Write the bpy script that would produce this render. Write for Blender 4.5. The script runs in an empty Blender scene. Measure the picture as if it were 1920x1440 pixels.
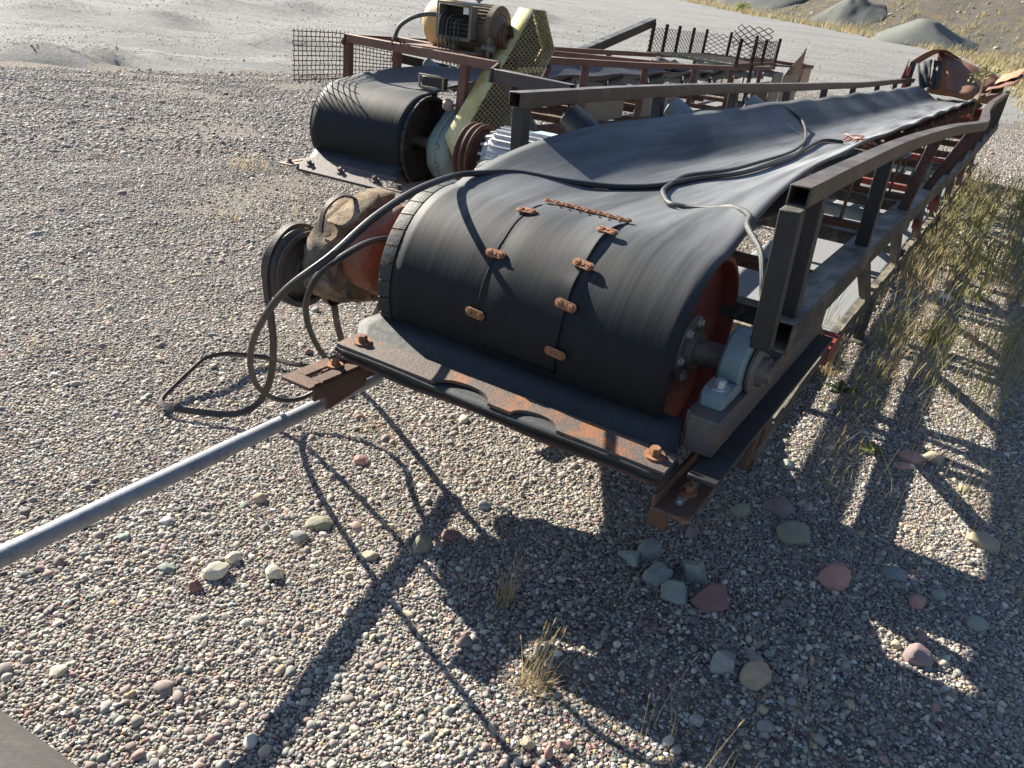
import bpy, bmesh, math, random
import numpy as np
from mathutils import Vector, Matrix, Euler

random.seed(7)
rng = np.random.default_rng(11)
sc = bpy.context.scene
COL = sc.collection

# ------------------------------------------------------------------ camera
PITCH = math.radians(26.0); ROLL = math.radians(6.9); CAMH = 1.64
_c, _s = math.cos(PITCH), math.sin(PITCH)
FW = Vector((0, _c, -_s)); UP0 = Vector((0, _s, _c)); RT0 = Vector((1, 0, 0))
RT = RT0 * math.cos(ROLL) + UP0 * math.sin(ROLL)
UPV = -RT0 * math.sin(ROLL) + UP0 * math.cos(ROLL)
cd = bpy.data.cameras.new('camera'); cam = bpy.data.objects.new('camera', cd); COL.objects.link(cam)
m = Matrix.Identity(4)
for i in range(3):
    m[i][0] = RT[i]; m[i][1] = UPV[i]; m[i][2] = -FW[i]
m[2][3] = CAMH
cam.matrix_world = m
cd.sensor_width = 36; cd.lens = 1442 / 1920 * 36; cd.clip_start = 0.05; cd.clip_end = 900
sc.camera = cam

# ------------------------------------------------------------------ light
SUN_EL = math.radians(31.5); SUN_AZ = math.radians(-48.5)      # azimuth from +Y towards +X
w = bpy.data.worlds.new('World'); sc.world = w; w.use_nodes = True
nt = w.node_tree; nt.nodes.clear()
sky = nt.nodes.new('ShaderNodeTexSky'); sky.sky_type = 'NISHITA'; sky.sun_disc = False
sky.sun_elevation = SUN_EL; sky.sun_rotation = SUN_AZ; sky.altitude = 900; sky.dust_density = 0.6
bg = nt.nodes.new('ShaderNodeBackground'); bg.inputs['Strength'].default_value = 0.066
out = nt.nodes.new('ShaderNodeOutputWorld')
nt.links.new(sky.outputs[0], bg.inputs[0]); nt.links.new(bg.outputs[0], out.inputs[0])
sd = bpy.data.lights.new('sun', 'SUN'); sd.energy = 5.0; sd.angle = math.radians(0.53); sd.color = (1.0, 0.925, 0.785)
so = bpy.data.objects.new('sun', sd); COL.objects.link(so)
to_sun = Vector((math.sin(SUN_AZ) * math.cos(SUN_EL), math.cos(SUN_AZ) * math.cos(SUN_EL), math.sin(SUN_EL)))
so.rotation_euler = to_sun.to_track_quat('Z', 'Y').to_euler(); so.location = (-20, 20, 20)
sc.view_settings.view_transform = 'Standard'; sc.view_settings.look = 'None'
sc.view_settings.exposure = 1.62; sc.view_settings.gamma = 1.0; sc.view_settings.use_curve_mapping = False
sc.render.engine = 'CYCLES'; sc.cycles.max_bounces = 6

# ------------------------------------------------------------------ materials
def node(nt, typ, **kw):
    n = nt.nodes.new(typ)
    for k, v in kw.items():
        if k.startswith('i_'):
            n.inputs[k[2:].replace('_', ' ')].default_value = v
        else:
            setattr(n, k, v)
    return n

def rgba(c): return (c[0], c[1], c[2], 1.0)

def ramp(nt, fac, stops):
    r = nt.nodes.new('ShaderNodeValToRGB'); e = r.color_ramp.elements
    e[0].position = stops[0][0]; e[0].color = rgba(stops[0][1])
    e[1].position = stops[-1][0]; e[1].color = rgba(stops[-1][1])
    for p, c in stops[1:-1]:
        x = e.new(p); x.color = rgba(c)
    nt.links.new(fac, r.inputs[0]); return r.outputs[0]

def mixc(nt, fac, a, b):
    n = nt.nodes.new('ShaderNodeMix'); n.data_type = 'RGBA'
    if isinstance(fac, float): n.inputs[0].default_value = fac
    else: nt.links.new(fac, n.inputs[0])
    for s, v in ((6, a), (7, b)):
        if isinstance(v, tuple): n.inputs[s].default_value = rgba(v)
        else: nt.links.new(v, n.inputs[s])
    return n.outputs[2]

def mathn(nt, op, a, b=None, clamp=False):  # a and b: sockets or numbers
    n = nt.nodes.new('ShaderNodeMath'); n.operation = op; n.use_clamp = clamp
    for i, v in enumerate((a, b)):
        if v is None: continue
        if isinstance(v, (int, float)): n.inputs[i].default_value = v
        else: nt.links.new(v, n.inputs[i])
    return n.outputs[0]

def noise(nt, vec, scale, detail=5, rough=0.6, dist=0.0):
    n = nt.nodes.new('ShaderNodeTexNoise'); n.inputs['Scale'].default_value = scale
    n.inputs['Detail'].default_value = detail; n.inputs['Roughness'].default_value = rough
    n.inputs['Distortion'].default_value = dist
    nt.links.new(vec, n.inputs['Vector']); return n.outputs['Fac']

def coords(nt, which='Object', scale=(1, 1, 1)):
    t = nt.nodes.new('ShaderNodeTexCoord'); mp = nt.nodes.new('ShaderNodeMapping')
    mp.inputs['Scale'].default_value = scale
    nt.links.new(t.outputs[which], mp.inputs['Vector']); return mp.outputs[0]

def step(nt, v, lo, hi):
    n = nt.nodes.new('ShaderNodeMapRange'); n.inputs[1].default_value = lo; n.inputs[2].default_value = hi
    n.inputs[3].default_value = 0; n.inputs[4].default_value = 1; n.interpolation_type = 'SMOOTHSTEP'
    nt.links.new(v, n.inputs[0]); return n.outputs[0]

def base(name):
    M = bpy.data.materials.new(name); M.use_nodes = True; nt = M.node_tree
    b = nt.nodes['Principled BSDF']; return M, nt, b

def bump(nt, b, h, dist=0.003, strength=0.6):
    n = nt.nodes.new('ShaderNodeBump'); n.inputs['Strength'].default_value = strength
    n.inputs['Distance'].default_value = dist
    nt.links.new(h, n.inputs['Height']); nt.links.new(n.outputs[0], b.inputs['Normal'])

def worn(name, c1, c2, c3=None, patch=(0.55, 0.65), scale=6.0, pscale=4.0, rough=(0.45, 0.75), metal=0.0,
         stretch=(1, 1, 1), bdist=0.002, dust=0.0, dustc=(0.30, 0.27, 0.22), spec=0.5):
    """painted or bare metal: tone variation, patches of rust or bare metal, scratches, dust lying on faces that look up"""
    M, nt, b = base(name)
    v = coords(nt, 'Object', stretch)
    n1 = noise(nt, v, scale, 7, 0.65)
    col = ramp(nt, n1, [(0.32, c1), (0.68, c2)])
    fine = noise(nt, v, scale * 9, 4, 0.7)
    if c3:
        n2 = noise(nt, v, pscale, 8, 0.7, 0.4)
        f = step(nt, n2, patch[0], patch[1])
        col = mixc(nt, f, col, c3)
    col = mixc(nt, mathn(nt, 'MULTIPLY', step(nt, fine, 0.35, 0.75), 0.35), col, tuple(x * 0.45 for x in c1))
    if dust > 0:
        g = nt.nodes.new('ShaderNodeNewGeometry'); sx = nt.nodes.new('ShaderNodeSeparateXYZ')
        nt.links.new(g.outputs['Normal'], sx.inputs[0])
        up = step(nt, sx.outputs[2], 0.55, 0.95)
        d = mathn(nt, 'MULTIPLY', up, step(nt, noise(nt, v, 5, 6, 0.7), 0.3, 0.7))
        col = mixc(nt, mathn(nt, 'MULTIPLY', d, dust), col, dustc)
    nt.links.new(col, b.inputs['Base Color'])
    r = nt.nodes.new('ShaderNodeMapRange'); r.inputs[3].default_value = rough[0]; r.inputs[4].default_value = rough[1]
    nt.links.new(fine, r.inputs[0]); nt.links.new(r.outputs[0], b.inputs['Roughness'])
    b.inputs['Metallic'].default_value = metal
    b.inputs['Specular IOR Level'].default_value = spec
    bump(nt, b, mathn(nt, 'ADD', fine, n1), bdist, 0.7)
    return M

def rubber_mat(name, dust_top=1.0, dustc=(0.25, 0.258, 0.272)):  # default dustc is tinted blue to paint in the belt's bluish sheen
    """belt: uv.x runs along the belt in metres, uv.y across; dust lies in long streaks, faded for sun and shade by load"""
    M, nt, b = base(name)
    t = nt.nodes.new('ShaderNodeUVMap')
    def mp(sc_):
        q = nt.nodes.new('ShaderNodeMapping'); q.inputs['Scale'].default_value = sc_
        nt.links.new(t.outputs[0], q.inputs['Vector']); return q.outputs[0]
    streak = noise(nt, mp((0.9, 26, 1)), 1.0, 6, 0.62, 0.2)
    wide = noise(nt, mp((0.7, 5, 1)), 1.0, 5, 0.6)
    fine = noise(nt, mp((55, 170, 1)), 1.0, 4, 0.7)
    speck = noise(nt, mp((30, 30, 1)), 1.0, 3, 0.6)
    sx = nt.nodes.new('ShaderNodeSeparateXYZ'); nt.links.new(t.outputs[0], sx.inputs[0])
    # dust fades over the wrap where sunlight ends, painting in the shaded front: uv.x > 0 is the top run, the wrap is -1..0
    lit_dust = step(nt, mathn(nt, 'ADD', sx.outputs[0], mathn(nt, 'MULTIPLY', mathn(nt, 'SUBTRACT', streak, 0.5), 0.34)), -0.40, 0.10)
    amt = mathn(nt, 'MULTIPLY', mathn(nt, 'ADD', mathn(nt, 'MULTIPLY', step(nt, wide, 0.2, 0.8), 0.70), mathn(nt, 'MULTIPLY', step(nt, streak, 0.3, 0.75), 0.18)), lit_dust)
    # more dust on the middle and right: their sunlit paleness is painted in too
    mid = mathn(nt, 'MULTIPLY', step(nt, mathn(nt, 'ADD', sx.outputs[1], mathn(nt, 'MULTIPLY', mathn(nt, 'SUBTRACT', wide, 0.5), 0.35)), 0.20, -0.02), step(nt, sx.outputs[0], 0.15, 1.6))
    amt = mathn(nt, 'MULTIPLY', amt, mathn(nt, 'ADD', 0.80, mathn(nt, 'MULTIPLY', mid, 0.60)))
    ret = step(nt, mathn(nt, 'MULTIPLY', sx.outputs[0], -1.0), 1.05, 1.6)           # return run, dusty from falling fines
    amt = mathn(nt, 'ADD', mathn(nt, 'MULTIPLY', amt, dust_top), mathn(nt, 'MULTIPLY', ret, 0.85), True)
    amt = mathn(nt, 'ADD', amt, mathn(nt, 'MULTIPLY', step(nt, speck, 0.68, 0.8), 0.12), True)
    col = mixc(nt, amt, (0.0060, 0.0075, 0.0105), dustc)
    nt.links.new(col, b.inputs['Base Color'])
    r = nt.nodes.new('ShaderNodeMapRange'); r.inputs[3].default_value = 0.52; r.inputs[4].default_value = 0.72
    nt.links.new(streak, r.inputs[0]); nt.links.new(r.outputs[0], b.inputs['Roughness'])
    b.inputs['Specular IOR Level'].default_value = 0.24
    bump(nt, b, mathn(nt, 'ADD', mathn(nt, 'MULTIPLY', streak, 0.7), mathn(nt, 'MULTIPLY', fine, 0.25)), 0.0022, 0.6)
    return M

def stone_mat(name, c1, c2, vein=None, scale=14):
    M, nt, b = base(name)
    v = coords(nt, 'Object')
    n1 = noise(nt, v, scale, 7, 0.68)
    col = ramp(nt, n1, [(0.3, c1), (0.7, c2)])
    n2 = noise(nt, v, scale * 0.5, 5, 0.6, 0.8)
    if vein: col = mixc(nt, mathn(nt, 'MULTIPLY', step(nt, n2, 0.56, 0.66), 0.7), col, vein)
    col = mixc(nt, mathn(nt, 'MULTIPLY', step(nt, noise(nt, v, 160, 2, 0.5), 0.58, 0.7), 0.35), col, tuple(x * 0.5 for x in c1))
    nt.links.new(col, b.inputs['Base Color']); b.inputs['Roughness'].default_value = 0.85
    b.inputs['Specular IOR Level'].default_value = 0.3
    bump(nt, b, noise(nt, v, 60, 6, 0.7), 0.004, 0.6)
    return M

def plain(name, c, rough=0.6, metal=0.0, var=0.25, scale=25):
    M, nt, b = base(name)
    v = coords(nt, 'Object'); n1 = noise(nt, v, scale, 5, 0.65)
    col = ramp(nt, n1, [(0.3, tuple(x * (1 - var) for x in c)), (0.7, tuple(min(1, x * (1 + var)) for x in c))])
    nt.links.new(col, b.inputs['Base Color']); b.inputs['Roughness'].default_value = rough
    b.inputs['Metallic'].default_value = metal
    bump(nt, b, n1, 0.0015, 0.5)
    return M

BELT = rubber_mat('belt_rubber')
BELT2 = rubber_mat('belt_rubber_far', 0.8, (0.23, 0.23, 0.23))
RUB = worn('skirt_rubber', (0.012, 0.0155, 0.0185), (0.020, 0.025, 0.029), (0.034, 0.037, 0.039), (0.55, 0.75), 5, 3, (0.55, 0.8))
LAG = worn('lagging_rubber', (0.009, 0.0115, 0.0145), (0.019, 0.021, 0.024), (0.05, 0.05, 0.048), (0.55, 0.75), 9, 6, (0.5, 0.75))
BLACKP = worn('black_paint', (0.008, 0.009, 0.013), (0.018, 0.020, 0.025), (0.055, 0.038, 0.028), (0.58, 0.68), 7, 5, (0.35, 0.62), dust=0.55)
BROWNP = worn('dark_brown_paint', (0.030, 0.021, 0.020), (0.055, 0.038, 0.034), (0.095, 0.060, 0.045), (0.56, 0.68), 8, 4, (0.36, 0.6), dust=0.35)
CHORDP = worn('dusty_black_chord', (0.022, 0.021, 0.020), (0.055, 0.050, 0.044), (0.16, 0.13, 0.095), (0.50, 0.64), 9, 5, (0.5, 0.8), stretch=(1, 2, 2), dust=0.75)
MAROON = worn('maroon_primer', (0.050, 0.020, 0.016), (0.085, 0.032, 0.025), (0.13, 0.065, 0.045), (0.58, 0.68), 7, 5, (0.55, 0.8))
PRIMER = worn('red_brown_primer', (0.115, 0.050, 0.036), (0.185, 0.085, 0.062), (0.07, 0.030, 0.022), (0.60, 0.72), 6, 4, (0.55, 0.8), dust=0.4)
RUSTY = worn('rusty_steel', (0.065, 0.034, 0.024), (0.125, 0.066, 0.043), (0.19, 0.095, 0.05), (0.55, 0.68), 9, 5, (0.65, 0.9), bdist=0.003)
BAR = worn('rusty_bar', (0.065, 0.052, 0.046), (0.115, 0.083, 0.068), (0.215, 0.088, 0.038), (0.48, 0.60), 14, 5.0, (0.5, 0.85), bdist=0.003)
ORUST = worn('orange_rust', (0.22, 0.090, 0.040), (0.33, 0.155, 0.075), (0.13, 0.06, 0.035), (0.52, 0.64), 40, 25, (0.7, 0.95), bdist=0.003)
REDP = worn('red_oxide_paint', (0.135, 0.024, 0.018), (0.19, 0.036, 0.026), (0.13, 0.030, 0.020), (0.60, 0.72), 5, 4, (0.45, 0.7))
DULLRED = worn('dull_red_paint', (0.20, 0.032, 0.026), (0.27, 0.05, 0.036), (0.10, 0.05, 0.035), (0.57, 0.7), 6, 5, (0.5, 0.75))
BEARP = worn('pale_blue_grey_paint', (0.145, 0.205, 0.22), (0.19, 0.255, 0.265), (0.16, 0.18, 0.17), (0.58, 0.7), 10, 9, (0.4, 0.6), dust=0.3)
SHAFTM = worn('dirty_steel', (0.10, 0.085, 0.070), (0.20, 0.18, 0.16), (0.13, 0.08, 0.05), (0.52, 0.66), 16, 9, (0.4, 0.7), metal=0.4)
ZINC = worn('zinc_bolt', (0.45, 0.46, 0.47), (0.60, 0.61, 0.62), (0.25, 0.22, 0.18), (0.62, 0.75), 30, 25, (0.3, 0.5), metal=0.7)
GALV = worn('galvanised_steel', (0.24, 0.26, 0.29), (0.34, 0.36, 0.39), (0.20, 0.215, 0.235), (0.50, 0.66), 14, 7, (0.52, 0.75), metal=0.35, bdist=0.001)
DIRT = worn('caked_dirt', (0.15, 0.098, 0.060), (0.36, 0.29, 0.21), (0.13, 0.115, 0.10), (0.50, 0.58), 18, 7, (0.85, 0.98), bdist=0.009, spec=0.15)
ORANGEP = worn('orange_reducer_paint', (0.16, 0.058, 0.030), (0.25, 0.095, 0.050), (0.19, 0.14, 0.095), (0.48, 0.62), 9, 6, (0.6, 0.85), bdist=0.003)
SHEAVE = worn('rusty_sheave', (0.085, 0.040, 0.025), (0.14, 0.07, 0.042), (0.035, 0.028, 0.025), (0.55, 0.66), 12, 8, (0.5, 0.8))
DKSHEAVE = worn('dark_worn_sheave', (0.050, 0.044, 0.040), (0.095, 0.082, 0.070), (0.13, 0.065, 0.038), (0.58, 0.7), 12, 8, (0.4, 0.7))
SILVER = worn('silver_motor_paint', (0.33, 0.345, 0.375), (0.46, 0.475, 0.50), (0.20, 0.19, 0.18), (0.60, 0.72), 14, 9, (0.35, 0.55), metal=0.25)
MOTBR = worn('brown_motor_paint', (0.10, 0.068, 0.045), (0.165, 0.115, 0.078), (0.06, 0.035, 0.025), (0.56, 0.68), 14, 8, (0.5, 0.75), dust=0.3)
TANC = worn('tan_fan_cowl', (0.42, 0.26, 0.10), (0.56, 0.38, 0.17), (0.24, 0.13, 0.06), (0.58, 0.70), 8, 6, (0.5, 0.7))
YELLOW = worn('faded_yellow_paint', (0.50, 0.385, 0.125), (0.58, 0.48, 0.20), (0.60, 0.585, 0.37), (0.40, 0.60), 3, 2.5, (0.5, 0.75))
OLIVEM = worn('dusty_yellow_mesh', (0.24, 0.20, 0.11), (0.34, 0.29, 0.16), (0.11, 0.08, 0.05), (0.55, 0.7), 12, 7, (0.6, 0.85))
GREEN = worn('grey_green_reducer', (0.20, 0.255, 0.235), (0.27, 0.325, 0.30), (0.22, 0.19, 0.14), (0.56, 0.68), 7, 6, (0.5, 0.75), bdist=0.003)
MESHR = worn('rusty_wire', (0.105, 0.050, 0.034), (0.18, 0.085, 0.055), None, scale=25, rough=(0.6, 0.85))
MESHD = worn('dark_expanded_metal', (0.022, 0.018, 0.017), (0.045, 0.034, 0.029), None, scale=20, rough=(0.55, 0.8))
CABLE = worn('black_cable', (0.010, 0.010, 0.011), (0.020, 0.020, 0.021), (0.07, 0.065, 0.06), (0.60, 0.75), 18, 6, (0.4, 0.65))
HOSE = worn('grey_hose', (0.035, 0.036, 0.038), (0.065, 0.066, 0.066), (0.12, 0.118, 0.11), (0.52, 0.68), 20, 8, (0.45, 0.65))
VBELT = worn('v_belt_rubber', (0.030, 0.022, 0.019), (0.055, 0.042, 0.036), (0.16, 0.15, 0.135), (0.56, 0.68), 12, 6, (0.5, 0.75))
DARK = plain('dark_interior', (0.012, 0.011, 0.010), 0.8)
HOOD = worn('rusted_hood_sheet', (0.12, 0.055, 0.036), (0.20, 0.095, 0.060), (0.26, 0.15, 0.10), (0.57, 0.70), 5, 4, (0.6, 0.88))
HOODO = worn('orange_hood_flap', (0.34, 0.16, 0.09), (0.42, 0.22, 0.13), (0.24, 0.10, 0.06), (0.55, 0.7), 6, 5, (0.6, 0.85))
ROLLM = worn('blue_grey_roller', (0.13, 0.16, 0.18), (0.20, 0.235, 0.25), (0.12, 0.09, 0.07), (0.58, 0.7), 9, 7, (0.45, 0.7))
WHITEP = plain('white_plastic', (0.62, 0.62, 0.58), 0.5)
COPPER = plain('frayed_wire', (0.42, 0.24, 0.17), 0.5)
PLATE = plain('pale_nameplate', (0.45, 0.60, 0.72), 0.4, 0.1)

# ------------------------------------------------------------------ mesh builder
class MB:
    def __init__(s): s.v = []; s.f = []; s.uv = None
    def add(s, vs, fs):
        n = len(s.v); s.v += [tuple(p) for p in vs]; s.f += [tuple(i + n for i in f) for f in fs]; return s
    def box(s, x0, x1, y0, y1, z0, z1):
        vs = [(x, y, z) for x in (x0, x1) for y in (y0, y1) for z in (z0, z1)]
        return s.add(vs, [(0, 1, 3, 2), (4, 6, 7, 5), (0, 4, 5, 1), (2, 3, 7, 6), (0, 2, 6, 4), (1, 5, 7, 3)])
    def bar(s, p, q, wd, ht, up=(0, 0, 1), open_ends=False, wall=0.006):
        p, q, up = Vector(p), Vector(q), Vector(up)
        d = (q - p).normalized(); sd = d.cross(up).normalized(); u = sd.cross(d).normalized()
        def ring(c, a, b): return [c + sd * x * a + u * y * b for x, y in ((-1, -1), (1, -1), (1, 1), (-1, 1))]
        a, b = wd / 2, ht / 2
        if not open_ends:
            return s.add(ring(p, a, b) + ring(q, a, b), [(0, 3, 2, 1), (4, 5, 6, 7)] + [(i, (i + 1) % 4, 4 + (i + 1) % 4, 4 + i) for i in range(4)])
        vs = ring(p, a, b) + ring(q, a, b) + ring(p, a - wall, b - wall) + ring(q, a - wall, b - wall)
        fs = []
        for i in range(4):
            j = (i + 1) % 4
            fs += [(i, j, 4 + j, 4 + i), (8 + j, 8 + i, 12 + i, 12 + j), (j, i, 8 + i, 8 + j), (4 + i, 4 + j, 12 + j, 12 + i)]
        return s.add(vs, fs)
    def poly_tube(s, pts, wd, ht, wall=0.005, side=None):
        """hollow rectangular tube along a polyline, mitred at its bends"""
        pts = [Vector(p) for p in pts]; n = len(pts); rings = []
        for i, p in enumerate(pts):
            d = (pts[min(i + 1, n - 1)] - pts[max(i - 1, 0)]).normalized()
            sd = d.cross(Vector((0, 0, 1))).normalized(); u = sd.cross(d)
            rings.append((p, sd, u))
        vs = []
        for k in (0, wall):
            for p, sd, u in rings:
                vs += [p + sd * x * (wd / 2 - k) + u * y * (ht / 2 - k) for x, y in ((-1, -1), (1, -1), (1, 1), (-1, 1))]
        fs = []
        for i in range(n - 1):
            for k in range(4):
                a, b = 4 * i + k, 4 * i + (k + 1) % 4
                fs.append((a, b, b + 4, a + 4)); o = 4 * n
                fs.append((b + o, a + o, a + 4 + o, b + 4 + o))
        o = 4 * n
        for k in range(4):
            j = (k + 1) % 4
            fs.append((j, k, k + o, j + o)); e = 4 * (n - 1); fs.append((e + k, e + j, e + j + o, e + k + o))
        return s.add(vs, fs)
    def lathe(s, o, ax, prof, n=32, ref=None):
        """prof: (distance along axis, radius) list; closed where radius is 0"""
        o, ax = Vector(o), Vector(ax).normalized()
        r = Vector(ref) if ref else (Vector((0, 0, 1)) if abs(ax.z) < 0.9 else Vector((1, 0, 0)))
        e1 = (r - ax * r.dot(ax)).normalized(); e2 = ax.cross(e1)
        vs, fs = [], []
        for t, rad in prof:
            for k in range(n):
                th = 2 * math.pi * k / n
                vs.append(o + ax * t + (e1 * math.cos(th) + e2 * math.sin(th)) * max(rad, 1e-5))
        for i in range(len(prof) - 1):
            for k in range(n):
                j = (k + 1) % n
                fs.append((i * n + k, i * n + j, (i + 1) * n + j, (i + 1) * n + k))
        return s.add(vs, fs)
    def cyl(s, p, q, r, n=20, r2=None):
        p, q = Vector(p), Vector(q); L = (q - p).length; r2 = r if r2 is None else r2
        return s.lathe(p, q - p, [(0, 0), (0, r), (L, r2), (L, 0)], n)
    def sweep(s, pts, r, n=8, flat=None, up=None, cap=True):
        """round (or flat: (width, thickness)) section along a polyline"""
        pts = [Vector(p) for p in pts]; N = len(pts)
        d0 = (pts[1] - pts[0]).normalized(); ref = Vector(up) if up else (Vector((0, 0, 1)) if abs(d0.z) < 0.9 else Vector((1, 0, 0)))
        e1 = (ref - d0 * ref.dot(d0)).normalized(); vs, fs = [], []
        m_ = 4 if flat else n
        for i, p in enumerate(pts):
            d = (pts[min(i + 1, N - 1)] - pts[max(i - 1, 0)]).normalized()
            if up: e1 = Vector(up)
            e1 = (e1 - d * e1.dot(d)).normalized(); e2 = d.cross(e1)
            if flat:
                for x, y in ((-1, -1), (1, -1), (1, 1), (-1, 1)): vs.append(p + e1 * x * flat[0] / 2 + e2 * y * flat[1] / 2)
            else:
                rr = r[i] if isinstance(r, (list, tuple)) else r
                for k in range(n):
                    th = 2 * math.pi * k / n; vs.append(p + (e1 * math.cos(th) + e2 * math.sin(th)) * rr)
        for i in range(N - 1):
            for k in range(m_):
                j = (k + 1) % m_; fs.append((i * m_ + k, i * m_ + j, (i + 1) * m_ + j, (i + 1) * m_ + k))
        if cap: fs += [tuple(range(m_))[::-1], tuple((N - 1) * m_ + k for k in range(m_))]
        return s.add(vs, fs)
    def prism(s, poly, o, ex, ey, ez, t0, t1, bev=0.0):
        """polygon in (ex, ey) extruded along ez from t0 to t1, optional chamfer"""
        o, ex, ey, ez = Vector(o), Vector(ex), Vector(ey), Vector(ez)
        cx = sum(p[0] for p in poly) / len(poly); cy = sum(p[1] for p in poly) / len(poly); n = len(poly)
        def layer(t, k):
            out = []
            for x, y in poly:
                L = math.hypot(x - cx, y - cy) or 1; f = 1 - k / L
                out.append(o + ex * (cx + (x - cx) * f) + ey * (cy + (y - cy) * f) + ez * t)
            return out
        sg = 1 if t1 > t0 else -1
        lay = [layer(t0, bev)] + ([layer(t0 + sg * bev, 0), layer(t1 - sg * bev, 0)] if bev else []) + [layer(t1, bev)]
        vs = [p for l in lay for p in l]; fs = [tuple(range(n))[::-1], tuple((len(lay) - 1) * n + k for k in range(n))]
        for i in range(len(lay) - 1):
            for k in range(n):
                j = (k + 1) % n; fs.append((i * n + k, i * n + j, (i + 1) * n + j, (i + 1) * n + k))
        return s.add(vs, fs)
    def hexbolt(s, c, ax, r, h, washer=1.5):
        c, ax = Vector(c), Vector(ax).normalized()
        s.lathe(c, ax, [(0, 0), (0, r * washer), (h * 0.22, r * washer), (h * 0.22, 0)], 16)
        s.lathe(c + ax * h * 0.22, ax, [(0, r), (h * 0.6, r), (h * 0.75, r * 0.8), (h * 0.75, 0)], 6)
        return s
    def grid(s, rows, closed=False):
        n = len(rows[0]); vs = [p for r in rows for p in r]; fs = []
        R_ = len(rows)
        for i in range(R_ if closed else R_ - 1):
            for k in range(n - 1):
                a, b = i * n + k, ((i + 1) % R_) * n + k
                fs.append((a, a + 1, b + 1, b))
        return s.add(vs, fs)
    def mesh(s, name):
        me = bpy.data.meshes.new(name); me.from_pydata([tuple(p) for p in s.v], [], s.f); me.validate(); return me
    def build(s, name, mat, parent=None, smooth=35, bevel=0.0, fix=True, solid=0.0):
        me = s.mesh(name)
        if fix:
            bm = bmesh.new(); bm.from_mesh(me); bmesh.ops.recalc_face_normals(bm, faces=bm.faces); bm.to_mesh(me); bm.free()
        me.materials.append(mat)
        if smooth:
            me.polygons.foreach_set('use_smooth', [True] * len(me.polygons)); me.set_sharp_from_angle(angle=math.radians(smooth))
        o = bpy.data.objects.new(name, me); COL.objects.link(o)
        if parent: o.parent = parent
        if solid:
            md = o.modifiers.new('thickness', 'SOLIDIFY'); md.thickness = solid; md.offset = 0
        if bevel:
            md = o.modifiers.new('bevel', 'BEVEL'); md.width = bevel; md.segments = 2; md.limit_method = 'ANGLE'; md.angle_limit = math.radians(50)
        return o

def empty(name, loc, rz=0.0):
    o = bpy.data.objects.new(name, None); COL.objects.link(o); o.location = loc; o.rotation_euler = (0, 0, rz); o.empty_display_size = 0.2; return o
def tag(o, label=None, cat=None, group=None, kind=None):
    if label: o['label'] = label
    if cat: o['category'] = cat
    if group: o['group'] = group
    if kind: o['kind'] = kind
    return o
def copy_of(o, parent=None, loc=None):
    c = o.copy(); COL.objects.link(c); c.parent = parent if parent else o.parent
    if loc is not None: c.location = loc
    for ch in list(o.children):
        d = ch.copy(); COL.objects.link(d); d.parent = c
    return c
def smoothpts(pts, k=6):
    """Catmull-Rom through the points"""
    P = [Vector(p) for p in pts]; out = []
    for i in range(len(P) - 1):
        a, b, c, d = P[max(i - 1, 0)], P[i], P[i + 1], P[min(i + 2, len(P) - 1)]
        for j in range(k):
            t = j / k
            out.append(0.5 * ((2 * b) + (c - a) * t + (2 * a - 5 * b + 4 * c - d) * t * t + (3 * b - a - 3 * c + d) * t ** 3))
    out.append(P[-1]); return out
def sstep(t):
    t = min(max(t, 0.0), 1.0); return t * t * (3 - 2 * t)
X_, Y_, Z_ = Vector((1, 0, 0)), Vector((0, 1, 0)), Vector((0, 0, 1))

# the two conveyors' own frames: x along the belt away from the camera, y to its left
NEAR_O, NEAR_RZ = Vector((0.163, 2.337, 0.25)), math.radians(90 - 29.944)
FAR_O, FAR_RZ = Vector((-1.103, 5.511, 0.25)), math.radians(90 - 25.6)
def near_w(a, b, z):
    c_, s_ = math.cos(NEAR_RZ), math.sin(NEAR_RZ)
    return Vector((NEAR_O.x + a * c_ - b * s_, NEAR_O.y + a * s_ + b * c_, NEAR_O.z + z))

# ------------------------------------------------------------------ terrain
def fbm(x, y, s, seed=0, oct_=4):
    v = 0; a = 1.0; r = np.random.default_rng(seed)
    for o in range(oct_):
        for _ in range(3):
            th = r.uniform(0, 2 * math.pi); ph = r.uniform(0, 6.28); k = s * 2 ** o * r.uniform(0.7, 1.3)
            v = v + a * np.sin((x * math.cos(th) + y * math.sin(th)) * k + ph) / 3
        a *= 0.5
    return v
KS = 1.18
def edge_x(y):
    return np.interp(y, [-20, 7, 14, 20, 29.8, 38.8, 46, 52, 58, 64, 72, 110, 200], [8, 8.6, 10.6, 13, 16.7, 20.5, 22.3, 20.2, 17.2, 13.2, 10.2, 2, -10])
def road_y(x):
    return np.interp(x, [-40, -12, -8.1, -6.6, -4.9, -2, 1.5, 4, 7, 9, 12, 20], [7.5, 9.8, 11.9, 13.7, 15.6, 18.5, 23, 24, 23.5, 23, 22, 21])
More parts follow.
